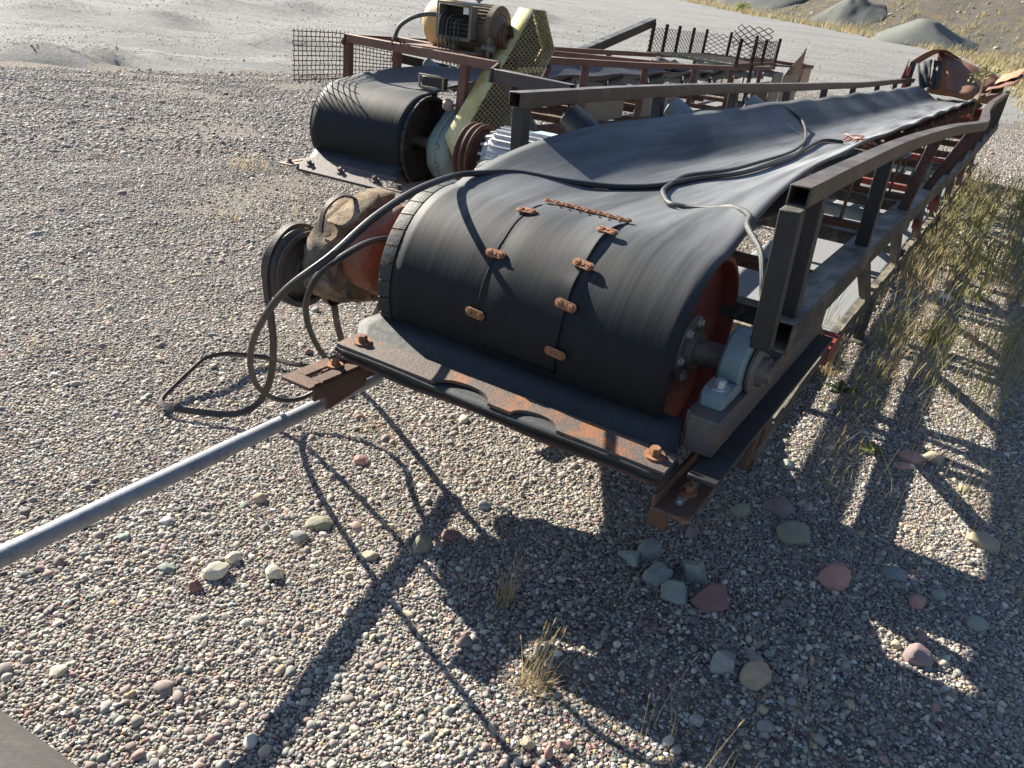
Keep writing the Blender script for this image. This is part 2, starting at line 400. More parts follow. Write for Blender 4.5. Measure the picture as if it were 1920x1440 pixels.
def ground_z(x, y):
    x = np.asarray(x, float); y = np.asarray(y, float)
    d = np.hypot(x, y)
    t = np.maximum(y / KS - 12.0, 0)
    z = KS * 0.070 * t * t / (t + 6.0)
    z = z + 0.010 * fbm(x, y, 1.3, 3) * np.clip(d / 3, 0.3, 1.5) + 0.006 * fbm(x, y, 6.0, 5)
    e = np.maximum(x - edge_x(y) - 1.0 - 3.0 * np.clip((y - 36) / 8, 0, 1), 0)
    z = z + 0.42 * e * e / (e + 2.2) * (1 + 0.12 * fbm(x, y, 0.45, 8)) * (y > -30)
    z = z + 0.10 * np.clip(e, 0, 1) * fbm(x, y, 1.6, 9)
    # graded windrows left along the road's near edge
    s_ = y - road_y(x)
    for off, hgt, wid, sd_ in ((1.5, 0.26, 0.60, 1), (3.4, 0.14, 0.5, 2), (6.0, 0.22, 0.7, 4), (11.0, 0.30, 1.0, 6), (17.0, 0.32, 1.2, 9)):
        wob = 0.5 * np.sin(x * 0.9 + sd_) + 0.3 * np.sin(x * 2.1 + 2 * sd_)
        amp = np.clip(0.55 + 0.6 * np.sin(x * 0.75 + sd_ * 1.7) + 0.35 * np.sin(x * 2.3 + sd_), 0.08, 1.3) * np.clip((0.8 - x) / 1.5, 0, 1)
        z = z + hgt * amp * np.exp(-((s_ - off - wob * 0.6) / wid) ** 2)
    return z
def gz(x, y): return float(ground_z(x, y))

GRAVEL_COLS = [(0.0, (0.085, 0.072, 0.074)), (0.09, (0.235, 0.215, 0.20)), (0.18, (0.165, 0.19, 0.178)), (0.28, (0.33, 0.295, 0.25)), (0.38, (0.18, 0.125, 0.130)),
               (0.48, (0.34, 0.325, 0.29)), (0.57, (0.135, 0.150, 0.158)), (0.66, (0.31, 0.195, 0.175)), (0.75, (0.245, 0.235, 0.228)), (0.84, (0.50, 0.475, 0.41)), (0.91, (0.37, 0.285, 0.165)), (1.0, (0.58, 0.57, 0.54))]

def ground_mat(name, kind):
    M, nt, b = base(name)
    v = coords(nt, 'Object')
    def vor(scale, feat='F1'):
        n = nt.nodes.new('ShaderNodeTexVoronoi'); n.feature = feat; n.inputs['Scale'].default_value = scale
        nt.links.new(v, n.inputs['Vector']); return n
    big = noise(nt, v, 0.55, 4, 0.6)
    mid = noise(nt, v, 3.5, 5, 0.65)
    if kind == 'yard':
        vo = vor(72); sp = nt.nodes.new('ShaderNodeSeparateColor'); nt.links.new(vo.outputs['Color'], sp.inputs[0])
        r = nt.nodes.new('ShaderNodeValToRGB'); r.color_ramp.interpolation = 'CONSTANT'
        e = r.color_ramp.elements
        e[0].position = 0; e[0].color = rgba(GRAVEL_COLS[0][1]); e[1].position = 0.94; e[1].color = rgba(GRAVEL_COLS[-1][1])
        for p, c in GRAVEL_COLS[1:-1]:
            x = e.new(p); x.color = rgba(c)
        nt.links.new(sp.outputs[0], r.inputs[0])
        col = r.outputs[0]
        edge = vor(72, 'DISTANCE_TO_EDGE')
        gap = step(nt, edge.outputs['Distance'], 0.02, 0.14)
        col = mixc(nt, gap, (0.085, 0.073, 0.06), col)
        col = mixc(nt, mathn(nt, 'MULTIPLY', step(nt, mid, 0.50, 0.72), 0.60), col, (0.23, 0.198, 0.152))
        nt.links.new(col, b.inputs['Base Color'])
        vo2 = vor(140)
        h = mathn(nt, 'ADD', mathn(nt, 'MULTIPLY', vo.outputs['Distance'], -1.0), mathn(nt, 'MULTIPLY', vo2.outputs['Distance'], -0.45))
        bump(nt, b, h, 0.017, 1.0)
    elif kind == 'road':
        fine = noise(nt, v, 22, 7, 0.8)
        fine2 = noise(nt, v, 5, 7, 0.75)
        trk = noise(nt, coords(nt, 'Object', (0.35, 1.8, 1)), 0.7, 5, 0.6, 0.3)
        col = ramp(nt, fine2, [(0.28, (0.20, 0.197, 0.19)), (0.72, (0.30, 0.296, 0.287))])
        col = mixc(nt, mathn(nt, 'MULTIPLY', step(nt, trk, 0.45, 0.68), 0.6), col, (0.14, 0.145, 0.148))
        col = mixc(nt, mathn(nt, 'MULTIPLY', step(nt, fine, 0.52, 0.7), 0.62), col, (0.105, 0.10, 0.094))
        nt.links.new(col, b.inputs['Base Color'])
        bump(nt, b, mathn(nt, 'ADD', fine, mathn(nt, 'MULTIPLY', fine2, 1.4)), 0.05, 0.9)
    else:
        fine = noise(nt, v, 7, 7, 0.75); mid2 = noise(nt, v, 1.3, 5, 0.65, 0.5)
        col = ramp(nt, fine, [(0.3, (0.075, 0.070, 0.062)), (0.55, (0.125, 0.113, 0.098)), (0.75, (0.20, 0.185, 0.16))])
        col = mixc(nt, mathn(nt, 'MULTIPLY', step(nt, mid2, 0.48, 0.66), 0.75), col, (0.19, 0.145, 0.068))
        col = mixc(nt, mathn(nt, 'MULTIPLY', step(nt, big, 0.52, 0.62), 0.5), col, (0.095, 0.092, 0.087))
        nt.links.new(col, b.inputs['Base Color'])
        bump(nt, b, mathn(nt, 'ADD', fine, noise(nt, v, 22, 5, 0.7)), 0.09, 1.0)
    b.inputs['Roughness'].default_value = 0.92; b.inputs['Specular IOR Level'].default_value = 0.2
    return M
M_YARD, M_ROAD, M_BANK = ground_mat('river_gravel_bed', 'yard'), ground_mat('graded_grey_gravel', 'road'), ground_mat('rubble_and_dry_grass', 'bank')

def make_ground():
    th = np.concatenate([np.arange(-62, 62, 0.55), np.arange(62, 298.01, 6.0)]) * math.pi / 180
    th = th[:-1]
    r = 0.35 * 1.036 ** np.arange(0, 205); r = r[r < 420]
    nt_, nr = len(th), len(r)
    Rg, Tg = np.meshgrid(r, th, indexing='ij')
    Xg, Yg = Rg * np.sin(Tg), Rg * np.cos(Tg); Zg = ground_z(Xg, Yg)
    V = np.stack([Xg, Yg, Zg], -1).reshape(-1, 3)
    cx, cy = Xg, Yg
    sets = {'gravel_yard': [], 'gravel_road': [], 'hillside': []}
    for i in range(nr - 1):
        for k in range(nt_):
            j = (k + 1) % nt_
            f = (i * nt_ + k, i * nt_ + j, (i + 1) * nt_ + j, (i + 1) * nt_ + k)
            x, y = Xg[i, k], Yg[i, k]
            if x > edge_x(y) + 0.25 * math.sin(y * 2.3) + 0.2 * math.sin(y * 5.1): key = 'hillside'
            elif y > road_y(x) + 0.25 * math.sin(x * 3.1) + 0.15 * math.sin(x * 7.7): key = 'gravel_road'
            else: key = 'gravel_yard'
            sets[key].append(f)
    for key, mat in (('gravel_yard', M_YARD), ('gravel_road', M_ROAD), ('hillside', M_BANK)):
        used = np.unique(np.array(sets[key]).ravel()); remap = -np.ones(len(V), int); remap[used] = np.arange(len(used))
        vs = [tuple(p) for p in V[used]]; fs = [tuple(remap[list(f)]) for f in sets[key]]
        if key == 'gravel_yard':
            c0 = len(vs); vs.append((0, 0, gz(0, 0)))
            fs += [(c0, int(remap[(k + 1) % nt_]), int(remap[k])) for k in range(nt_)]
        me = bpy.data.meshes.new(key); me.from_pydata(vs, [], fs); me.materials.append(mat)
        bm = bmesh.new(); bm.from_mesh(me); bmesh.ops.recalc_face_normals(bm, faces=bm.faces); bm.to_mesh(me); bm.free()
        if sum(p.normal.z for p in me.polygons) < 0: me.flip_normals()
        me.polygons.foreach_set('use_smooth', [True] * len(me.polygons))
        o = bpy.data.objects.new(key, me); COL.objects.link(o); tag(o, kind='structure')
make_ground()

# ------------------------------------------------------------------ loose pebbles (geometry-node instances on a cloud of points)
def pebble_mesh(i, seed, flat):
    bm = bmesh.new(); bmesh.ops.create_icosphere(bm, subdivisions=2, radius=1.0)
    r = random.Random(seed); fr = [(Vector((r.gauss(0, 1), r.gauss(0, 1), r.gauss(0, 1))).normalized(), r.uniform(0.08, 0.42)) for _ in range(9)]
    ph = [r.uniform(0, 6.28) for _ in range(6)]; el = r.uniform(0.62, 0.95)
    for v in bm.verts:
        p = v.co.copy()
        for d, k in fr:                                             # worn-down facets
            h = p.dot(d)
            if h > 1 - k: p -= d * (h - (1 - k)) * 0.92
        p *= 1 + 0.06 * math.sin(3 * p.x + ph[0]) * math.sin(3 * p.y + ph[1]) + 0.05 * math.sin(4 * p.z + ph[2])
        v.co = Vector((p.x, p.y * el, p.z * flat))
    me = bpy.data.meshes.new('pebble_shape'); bm.to_mesh(me); bm.free()
    me.polygons.foreach_set('use_smooth', [True] * len(me.polygons))
    return me
def pebble_mat():
    M, nt, b = base('pebble_stone')
    oi = nt.nodes.new('ShaderNodeObjectInfo')
    r = nt.nodes.new('ShaderNodeValToRGB'); r.color_ramp.interpolation = 'LINEAR'
    e = r.color_ramp.elements
    e[0].position = 0; e[0].color = rgba(GRAVEL_COLS[0][1]); e[1].position = 1; e[1].color = rgba(GRAVEL_COLS[-1][1])
    for p, c in GRAVEL_COLS[1:-1]:
        x = e.new(p); x.color = rgba(c)
    nt.links.new(oi.outputs['Random'], r.inputs[0])
    v = coords(nt, 'Object'); n1 = noise(nt, v, 2.2, 5, 0.7)
    col = mixc(nt, mathn(nt, 'MULTIPLY', step(nt, n1, 0.40, 0.72), 0.42), r.outputs[0], (0.30, 0.265, 0.21))
    nt.links.new(col, b.inputs['Base Color']); b.inputs['Roughness'].default_value = 0.78; b.inputs['Specular IOR Level'].default_value = 0.35
    return M
PEB = bpy.data.collections.new('pebble_shapes')
PM = pebble_mat()
for i in range(10):
    me = pebble_mesh(i, 100 + i, random.uniform(0.42, 0.72)); me.materials.append(PM)
    PEB.objects.link(bpy.data.objects.new('pebble_shape', me))

def make_pebbles():
    P, S = [], []; road = False
    def zone(r0, r1, cell, rm, az=46):
        n = int(2 * r1 / cell) + 2
        gx, gy = np.meshgrid((np.arange(n) - n / 2) * cell, np.arange(0, n // 2 + 1) * cell)
        x = gx.ravel() + rng.uniform(-.5, .5, gx.size) * cell; y = gy.ravel() + rng.uniform(-.5, .5, gx.size) * cell
        d = np.hypot(x, y); a = np.degrees(np.arctan2(x, y))
        yard = y < road_y(x) - 0.1 + rng.normal(0, .25, x.size)
        k = (d >= r0) & (d < r1) & (np.abs(a) < az) & (~yard if road else yard) & (x < edge_x(y) - 0.3)
        # thinner where fines have washed in
        k &= rng.uniform(0, 1, x.size) < np.clip(1.02 - 1.05 * np.clip(fbm(x, y, 2.0, 21) - 0.05, 0, 1), 0.12, 1)
        x, y = x[k], y[k]
        s = rm * np.exp(rng.normal(0, 0.40, x.size)); big = rng.uniform(0, 1, x.size) < 0.012
        s[big] *= rng.uniform(1.3, 2.1, big.sum())
        P.append(np.stack([x, y, ground_z(x, y) + s * 0.12], -1)); S.append(s)
    zone(0.70, 2.8, 0.0094, 0.0059, 52)
    zone(2.8, 5.0, 0.0108, 0.0064)
    zone(5.0, 8.2, 0.0150, 0.0080)
    zone(8.2, 24.0, 0.030, 0.0130)
    road = True
    zone(8.0, 24.0, 0.062, 0.0070)
    zone(24.0, 48.0, 0.19, 0.014)
    P_ = np.concatenate(P); S_ = np.concatenate(S); n = len(P_)
    instance_cloud('gravel', 'loose rounded multicoloured pebbles covering the yard', P_, S_, 'gravel')
    return n
def instance_stones(name, label, x, y, s, sink):
    instance_cloud(name, label, np.stack([x, y, ground_z(x, y) + s * sink], -1), s, 'rubble')
SCATTER = None
def scatter_group():
    global SCATTER
    if SCATTER: return SCATTER
    ng = SCATTER = bpy.data.node_groups.new('scatter', 'GeometryNodeTree')
    ng.interface.new_socket('Geometry', in_out='INPUT', socket_type='NodeSocketGeometry')
    ng.interface.new_socket('Geometry', in_out='OUTPUT', socket_type='NodeSocketGeometry')
    gi, go = ng.nodes.new('NodeGroupInput'), ng.nodes.new('NodeGroupOutput')
    ip = ng.nodes.new('GeometryNodeInstanceOnPoints'); ci = ng.nodes.new('GeometryNodeCollectionInfo')
    ci.inputs['Collection'].default_value = PEB; ci.inputs['Separate Children'].default_value = True; ci.inputs['Reset Children'].default_value = True
    def named(nm, typ):
        q = ng.nodes.new('GeometryNodeInputNamedAttribute'); q.data_type = typ; q.inputs['Name'].default_value = nm; return q.outputs[0]
    ng.links.new(gi.outputs[0], ip.inputs['Points']); ng.links.new(ci.outputs[0], ip.inputs['Instance'])
    ip.inputs['Pick Instance'].default_value = True
    ng.links.new(named('pick', 'INT'), ip.inputs['Instance Index'])
    e2r = ng.nodes.new('FunctionNodeEulerToRotation'); ng.links.new(named('rot', 'FLOAT_VECTOR'), e2r.inputs[0]); ng.links.new(e2r.outputs[0], ip.inputs['Rotation'])
    ng.links.new(named('scl', 'FLOAT'), ip.inputs['Scale'])
    ng.links.new(ip.outputs[0], go.inputs[0])
    return ng
def instance_cloud(name, label, P_, S_, cat):
    n = len(P_)
    me = bpy.data.meshes.new(name); me.vertices.add(n); me.vertices.foreach_set('co', P_.astype(np.float32).ravel())
    at = me.attributes.new('scl', 'FLOAT', 'POINT'); at.data.foreach_set('value', S_.astype(np.float32))
    rot = np.stack([rng.normal(0, .38, n), rng.normal(0, .38, n), rng.uniform(0, 6.28, n)], -1)
    at = me.attributes.new('rot', 'FLOAT_VECTOR', 'POINT'); at.data.foreach_set('vector', rot.astype(np.float32).ravel())
    at = me.attributes.new('pick', 'INT', 'POINT'); at.data.foreach_set('value', rng.integers(0, 10, n).astype(np.int32))
    o = bpy.data.objects.new(name, me); COL.objects.link(o); tag(o, label, cat, kind='stuff')
    md = o.modifiers.new('scatter', 'NODES'); md.node_group = scatter_group()
print('pebbles', make_pebbles())
# ====================================================================== NEAR CONVEYOR
near = empty('belt_conveyor', NEAR_O, NEAR_RZ)
tag(near, 'long black belt conveyor in front, its wide belt patched with rusty fastener plates', 'conveyor', 'scrapped belt conveyors in the yard')

PZ, PR_ = 0.536, 0.292          # pulley axis height and drum radius

def section(theta, hw, flat, npt):
    """half section of a troughed belt: list of (y, z) from the centre to the edge"""
    out = [(0.0, 0.0)]; y = z = 0.0; n = 60; du = hw / n
    prof = [(0, 0, 0)]
    for i in range(1, n + 1):
        u = i * du; ph = theta * sstep((u - flat * 0.72) / (flat * 0.62))
        y += math.cos(ph) * du; z += math.sin(ph) * du; prof.append((u, y, z))
    res = []
    for k in range(npt):
        i = round(k / (npt - 1) * n); res.append(prof[i])
    return res

def make_belt(name, mat, parent, hw, flat, pz, pr, z_end, length, theta, stations, ramp_len, npt=15, sag=0.004, ret_z=None, yoff=0.0, ret_len=1.5):
    rows, uvs = [], []
    def row_top(a):
        t = 1 - math.exp(-a / (0.45 * ramp_len)) if a > 0 else 0.0
        near_i = min(stations, key=lambda s_: abs(s_ - a)); prev = [s_ for s_ in stations if s_ <= a]; nxt = [s_ for s_ in stations if s_ > a]
        sg = 0.0
        if prev and nxt:
            q = (a - prev[-1]) / (nxt[0] - prev[-1]); sg = math.sin(math.pi * q) ** 2
        th = theta * t * (1 - (0.03 + 0.05 * sstep((a - 3.0) / 3.0)) * sg)
        zc = pz + pr + (z_end - pz - pr) * t - sag * sg * t
        sec = section(th, hw, flat, npt)
        wob = 0.003 * math.sin(a * 2.1) * t
        left = [(y, zc + z + wob * (u / hw) ** 2) for u, y, z in sec]
        right = [(-y, zc + z - wob * (u / hw) ** 2) for u, y, z in sec[1:]]
        pts = [Vector((a, y + yoff, z)) for y, z in right[::-1]] + [Vector((a, y + yoff, z)) for y, z in left]
        return pts
    us = [yoff - hw + hw * k / (npt - 1) for k in range(2 * npt - 1)]
    a_list = []
    a = length
    while a > 3.0: a_list.append(a); a -= 0.10
    while a > 1e-6: a_list.append(a); a -= 0.05
    for a in a_list: rows.append(row_top(a)); uvs.append(a)
    NA = 44
    for i in range(NA + 1):
        ph = math.pi * i / NA
        rows.append([Vector((-pr * math.sin(ph), y, pz + pr * math.cos(ph))) for y in us]); uvs.append(-pr * ph)
    zr = pz - pr
    nr = int(length / 0.25)
    for i in range(1, nr + 1):
        a = length * i / nr; zz = zr + ((ret_z if ret_z else zr) - zr) * sstep(a / ret_len)
        rows.append([Vector((a, y, zz - 0.012 * math.sin(a * 1.9) ** 2)) for y in us]); uvs.append(-pr * math.pi - a)
    mb = MB().grid(rows); me = mb.mesh(name)
    uvl = me.uv_layers.new(name='UVMap'); n = 2 * npt - 1
    loopv = np.empty(len(me.loops), dtype=np.int32); me.loops.foreach_get('vertex_index', loopv)
    uv = np.stack([np.array(uvs)[loopv // n], np.array(us)[loopv % n]], -1)
    uvl.data.foreach_set('uv', uv.astype(np.float32).ravel())
    me.materials.append(mat); me.polygons.foreach_set('use_smooth', [True] * len(me.polygons))
    o = bpy.data.objects.new(name, me); COL.objects.link(o); o.parent = parent
    md = o.modifiers.new('thickness', 'SOLIDIFY'); md.thickness = 0.012; md.offset = 0
    return o

NEAR_ST = [0.95, 2.1, 3.35, 4.35, 5.35, 6.5, 7.8, 9.1, 10.4]
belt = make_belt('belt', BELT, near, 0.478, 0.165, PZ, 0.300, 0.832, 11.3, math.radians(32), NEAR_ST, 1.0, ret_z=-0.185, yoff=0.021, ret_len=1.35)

# splice patch let into the belt over the pulley: a sheet of its own, its right edge lifting
def wrap(phi, b, r): return Vector((-r * math.sin(phi), b, PZ + r * math.cos(phi)))
rows, uvs_ = [], []
for i in range(40):
    phi = math.radians(-10 + 115 * i / 39)
    r_ = []
    for k in range(9):
        q = (0, 0.012, 0.15, 0.3, 0.5, 0.7, 0.85, 0.988, 1)[k]; b = -0.120 + 0.280 * q
        lift = (0.0025 if q < 0.98 else -0.0045) + (0.010 * (1 - q) ** 6) * (math.exp(-((math.degrees(phi) - 22) / 15) ** 2) + 0.6 * math.exp(-((math.degrees(phi) - 55) / 6) ** 2) + 0.12)
        if phi < 0: p = Vector((0.300 * math.tan(-phi), b, PZ + 0.306 + lift - 0.0015))
        else: p = wrap(phi, b, 0.306 + lift)
        r_.append(p)
    rows.append(r_)
pm_ = MB().grid(rows); me = pm_.mesh('splice_patch'); uvl = me.uv_layers.new(name='UVMap')
for lp in me.loops:
    i, k = divmod(lp.vertex_index, 9); uvl.data[lp.index].uv = (-0.3 * math.radians(-10 + 115 * i / 39), -0.12 + 0.28 * k / 8)
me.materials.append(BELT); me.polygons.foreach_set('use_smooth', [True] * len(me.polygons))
patch = bpy.data.objects.new('splice_patch', me); COL.objects.link(patch); patch.parent = belt
md = patch.modifiers.new('thickness', 'SOLIDIFY'); md.thickness = 0.005; md.offset = 0

MB().sweep([wrap(math.radians(-2 + 100 * k / 30), 0.1625 + 0.0012 * math.sin(k * 0.9), 0.3065) if k > 1 else Vector((0.006 - 0.003 * k, 0.1625, PZ + 0.3065)) for k in range(31)], [0.0024 - 0.0012 * k / 30 for k in range(31)], 6).build('seam', DARK, belt)
# fastener plates: pills with two bolts, rusted
def pill(L, W_, T):
    n = 8; poly = []
    for s_ in (1, -1):
        for k in range(n + 1):
            th = -math.pi / 2 + math.pi * k / n
            poly.append((s_ * (L / 2 - W_ / 2) + s_ * W_ / 2 * math.cos(th), s_ * W_ / 2 * math.sin(th)))
    mb = MB().prism(poly, (0, 0, 0), X_, Y_, Z_, 0, T, 0.0012)
    for s_ in (1, -1):
        mb.lathe((s_ * L * 0.27, 0, T * 0.8), Z_, [(0, W_ * 0.36), (0.0035, W_ * 0.36), (0.0045, W_ * 0.26), (0.0045, 0)], 14)
        mb.box(s_ * L * 0.27 - W_ * 0.3, s_ * L * 0.27 + W_ * 0.3, -0.0015, 0.0015, T + 0.003, T + 0.0052)
    mb.lathe((0, 0, T * 0.7), Z_, [(0, W_ * 0.22), (0.004, W_ * 0.2), (0.004, 0)], 10)
    return mb
fast0 = pill(0.070, 0.027, 0.005).build('belt_fastener', ORUST, belt, 30)
def place_fast(o, phi, b, yaw, r=0.3115):
    n_ = Vector((-math.sin(phi), 0, math.cos(phi))); p = wrap(phi, b, r) if phi > 0 else Vector((0.3 * math.tan(-phi), b, PZ + r))
    if phi <= 0: n_ = Z_
    e1 = Y_.copy(); t_ = n_.cross(e1)
    e1 = (e1 * math.cos(yaw) + t_ * math.sin(yaw)); e2 = n_.cross(e1)
    M4 = Matrix.Identity(4)
    for i in range(3): M4[i][0], M4[i][1], M4[i][2], M4[i][3] = e1[i], e2[i], n_[i], p[i]
    o.matrix_local = M4
spots = [(15.8, 0.160, 0.12), (51, 0.157, 0.05), (85.7, 0.164, -0.08), (17.4, -0.121, -0.05), (43.2, -0.119, -0.1), (66.3, -0.120, -0.12), (91.7, -0.122, -0.08)]
for i, (ph, b, yw) in enumerate(spots):
    o = fast0 if i == 0 else copy_of(fast0)
    place_fast(o, math.radians(ph), b, yw, 0.3115 + (0.009 if b < 0 and ph < 30 else 0.003 if b < 0 else 0))
small = pill(0.046, 0.021, 0.004)
fs0 = None
for i in range(8):
    if fs0 is None: o = fs0 = small.build('belt_fastener', ORUST, belt, 30)
    else: o = copy_of(fs0)
    b = 0.155 - 0.262 * i / 7
    place_fast(o, math.radians(-9 + 0.4 * math.sin(i * 2.1)), b, 0.18 + 0.12 * math.sin(i * 3.7), 0.3120)
# empty bolt holes beside the splice row: short dark plugs
for i in range(7):
    mb = MB(); b = 0.10 - 0.205 * i / 6; ph = math.radians(-3.2 + (i % 2) * 0.6)
    mb.lathe((0.3 * math.tan(-ph), b, PZ + 0.3115), Z_, [(0, 0.0055), (0.0012, 0.0050), (0.0012, 0)], 10)
    mb.build('bolt_hole', DARK, belt)

# head pulley: drum, recessed red end disc, hub, shaft, lagging strips that stick out left of the belt
drum = MB().lathe((0, 0, PZ), Y_, [(0.545, 0.12), (0.545, PR_ - 0.004), (0.54, PR_), (-0.434, PR_), (-0.440, PR_ - 0.003), (-0.440, 0.277), (-0.436, 0.274), (-0.395, 0.272), (-0.392, 0.05)], 72)
pul = drum.build('head_pulley', REDP, near, 40)
MB().lathe((0, 0, PZ), Y_, [(-0.392, 0.105), (-0.404, 0.105), (-0.408, 0.10), (-0.408, 0.062), (-0.43, 0.060), (-0.432, 0.04)], 40).build('hub', SHAFTM, pul)
MB().cyl((0, -0.64, PZ), (0, -0.39, PZ), 0.040, 28).build('shaft', SHAFTM, pul)
MB().cyl((0, 0.545, PZ), (0, 0.95, PZ), 0.040, 28).build('shaft', SHAFTM, pul)
for i in range(6):
    th = math.radians(20 + 60 * i)
    MB().hexbolt((0.083 * math.sin(th), -0.408, PZ + 0.083 * math.cos(th)), -Y_, 0.011, 0.014).build('bolt', ZINC, pul)
lg0 = None
NL = 34
for i in range(NL):
    th0 = 2 * math.pi * i / NL; th1 = 2 * math.pi * (i + 0.93) / NL; rows = []
    for q in range(5):
        th = th0 + (th1 - th0) * q / 4
        r0, r1 = PR_ + 0.001, PR_ + 0.0165
        sk = 0.03
        def pt(r, y, dth): return Vector((-r * math.sin(th + dth), y, PZ + r * math.cos(th + dth)))
        rows.append([pt(r0, 0.552, 0.02), pt(r1 - 0.002, 0.552, 0.02), pt(r1, 0.546, 0.02), pt(r1 - 0.001, 0.503, 0.0), pt(r0, 0.502, 0.0)])
    mb = MB().grid(rows); n_ = len(mb.v)
    mb.f += [(0, 1, 2, 3, 4), (24, 23, 22, 21, 20)]
    mb.build('lagging_strip', LAG, pul, 30)

# take-up stub, pillow block and what carries them (right end)
stub = MB()
stub.box(-0.27, 0.97, -0.530, -0.515, 0.372, 0.478).box(-0.29, 0.35, -0.612, -0.530, 0.464, 0.478).box(-0.29, -0.276, -0.612, -0.530, 0.372, 0.464).box(-0.276, 0.97, -0.612, -0.602, 0.372, 0.464)
stub.build('takeup_channel', worn('scuffed_grey_brown_steel', (0.060, 0.056, 0.055), (0.11, 0.095, 0.085), (0.15, 0.085, 0.05), (0.50, 0.64), 8, 5, (0.5, 0.8)), near, 30, 0.003)
MB().box(-0.40, 0.97, -0.668, -0.590, 0.358, 0.370).build('channel_flange', worn('black_steel', (0.010, 0.011, 0.014), (0.022, 0.022, 0.026), (0.06, 0.038, 0.028), (0.6, 0.7), 6, 4, (0.4, 0.65)), near, 30, 0.002)
pb = []
for k in range(17):
    th = math.radians(-20 + 220 * k / 16); pb.append((0.106 * math.cos(th), 0.062 + 0.106 * math.sin(th)))
poly = [(0.215, 0), (0.215, 0.03), (0.195, 0.042), (0.120, 0.045)] + pb + [(-0.120, 0.045), (-0.195, 0.042), (-0.215, 0.03), (-0.215, 0)]
pblk = MB().prism(poly, (0.0, -0.558, PZ - 0.058), X_, Z_, Y_, -0.035, 0.035, 0.008).build('pillow_block', BEARP, near, 35)
MB().lathe((0, -0.598, PZ), -Y_, [(0, 0.0), (0, 0.070), (0.010, 0.072), (0.022, 0.055), (0.022, 0.046), (0.040, 0.044), (0.042, 0.030), (0.055, 0.028), (0.055, 0)], 32).build('bearing_insert', SHAFTM, pblk)
MB().hexbolt((-0.165, -0.558, PZ - 0.018), Z_, 0.017, 0.028, 1.7).build('bolt', ZINC, pblk)
MB().hexbolt((0.165, -0.558, PZ - 0.018), Z_, 0.017, 0.028, 1.7).build('bolt', ZINC, pblk)
gf = MB().cyl((-0.020, -0.572, PZ + 0.09), (-0.060, -0.605, PZ + 0.125), 0.009, 12).cyl((-0.055, -0.609, PZ + 0.118), (-0.100, -0.622, PZ + 0.17), 0.0125, 6).cyl((-0.098, -0.621, PZ + 0.168), (-0.140, -0.628, PZ + 0.215), 0.011, 14)
gf.build('grease_fitting', SHAFTM, pblk)

# left end: bearing hidden behind the lagging
MB().prism(poly, (0.0, 0.59, PZ - 0.058), X_, Z_, Y_, -0.03, 0.03, 0.006).build('pillow_block', BEARP, near, 35)
MB().box(0.06, 0.97, 0.575, 0.590, 0.42, 0.535).box(0.06, 0.97, 0.590, 0.672, 0.412, 0.424).box(0.08, 0.35, 0.59, 0.665, 0.462, 0.478).build('takeup_channel', CHORDP, near, 30, 0.003)

# slotted end brackets (right one rusty brown with two bolts)
def end_bracket(sgn, mat):
    """angle iron with a slotted flat leg; the slot is a real opening"""
    mb = MB(); y0, y1 = (-0.640, -0.535) if sgn < 0 else (0.535, 0.66)
    z0, z1 = 0.272, 0.284
    ym = (y0 + y1) / 2
    xa, xb = (-0.475, -0.215) if sgn < 0 else (-0.62, -0.30)
    sa, sb = xa + 0.055, xb - 0.05
    mb.box(xa, sa, y0, y1, z0, z1).box(sb, xb, y0, y1, z0, z1)
    mb.box(sa, sb, y0, ym - 0.013, z0, z1).box(sa, sb, ym + 0.013, y1, z0, z1)
    yi = y1 if sgn < 0 else y0
    if sgn < 0:
        mb.box(xa, xb + 0.05, yi - 0.012, yi, z1, z1 + 0.035)
        mb.box(xb, xb + 0.25, y0, y1, z0, z1)
        mb.bar((xa + 0.01, ym + 0.03, 0.272), (xa + 0.025, ym + 0.03, 0.215), 0.05, 0.012, (1, 0, 0))
    else:
        mb.box(xa + 0.02, xb + 0.25, yi, yi + 0.012, z1 - 0.055, z1)
    o = mb.build('end_bracket', mat, near, 30, 0.003)
    MB().hexbolt((-0.345 if sgn < 0 else -0.45, ym, z1), Z_, 0.015, 0.024, 1.8).build('bolt', ORUST, o)
    if sgn < 0: MB().hexbolt((-0.405, ym, z1 - 0.006), Z_, 0.009, 0.012, 1.3).build('bolt', ZINC, o)
    return o
end_bracket(-1, RUSTY)
end_bracket(1, RUSTY)
MB().prism([(0.02, 0), (0.20, 0.03), (0.24, 0.15), (0, 0.15)], (-0.50, 0.60, 0.13), X_, Z_, Y_, 0, 0.012).build('gusset_plate', RUSTY, near)

# belt scraper: rubber sheets clamped under a rusty bar with two bites out of its front edge
def scr(u, v, z):      # u: 0 left .. 1 right, v metres from the front lip towards the pulley
    p = Vector((-0.470, 0.575, 0.352)).lerp(Vector((-0.455, -0.545, 0.352)), u); return Vector((p.x + v, p.y, p.z + z))
bar_poly = [(0.0, 0.096), (1.0, 0.096), (1.0, 0.004)]
def bite(c, hw_, dp):
    out = []
    for k in range(11):
        th = math.pi * k / 10; out.append((c + hw_ * math.cos(th), 0.004 + dp * math.sin(th)))
    return out
bar_poly += bite(0.652, 0.066, 0.040) + bite(0.430, 0.086, 0.048) + [(0.0, 0.004)]
mb = MB(); n = len(bar_poly)
top = [scr(u, v, 0.024 + 0.10 * v) for u, v in bar_poly]; bot = [scr(u, v, 0.014 + 0.10 * v) for u, v in bar_poly]
mb.add(top + bot, [tuple(range(n)), tuple(range(n, 2 * n))[::-1]] + [(i, (i + 1) % n, n + (i + 1) % n, n + i) for i in range(n)])
cbar = mb.build('clamp_bar', BAR, near, 30)
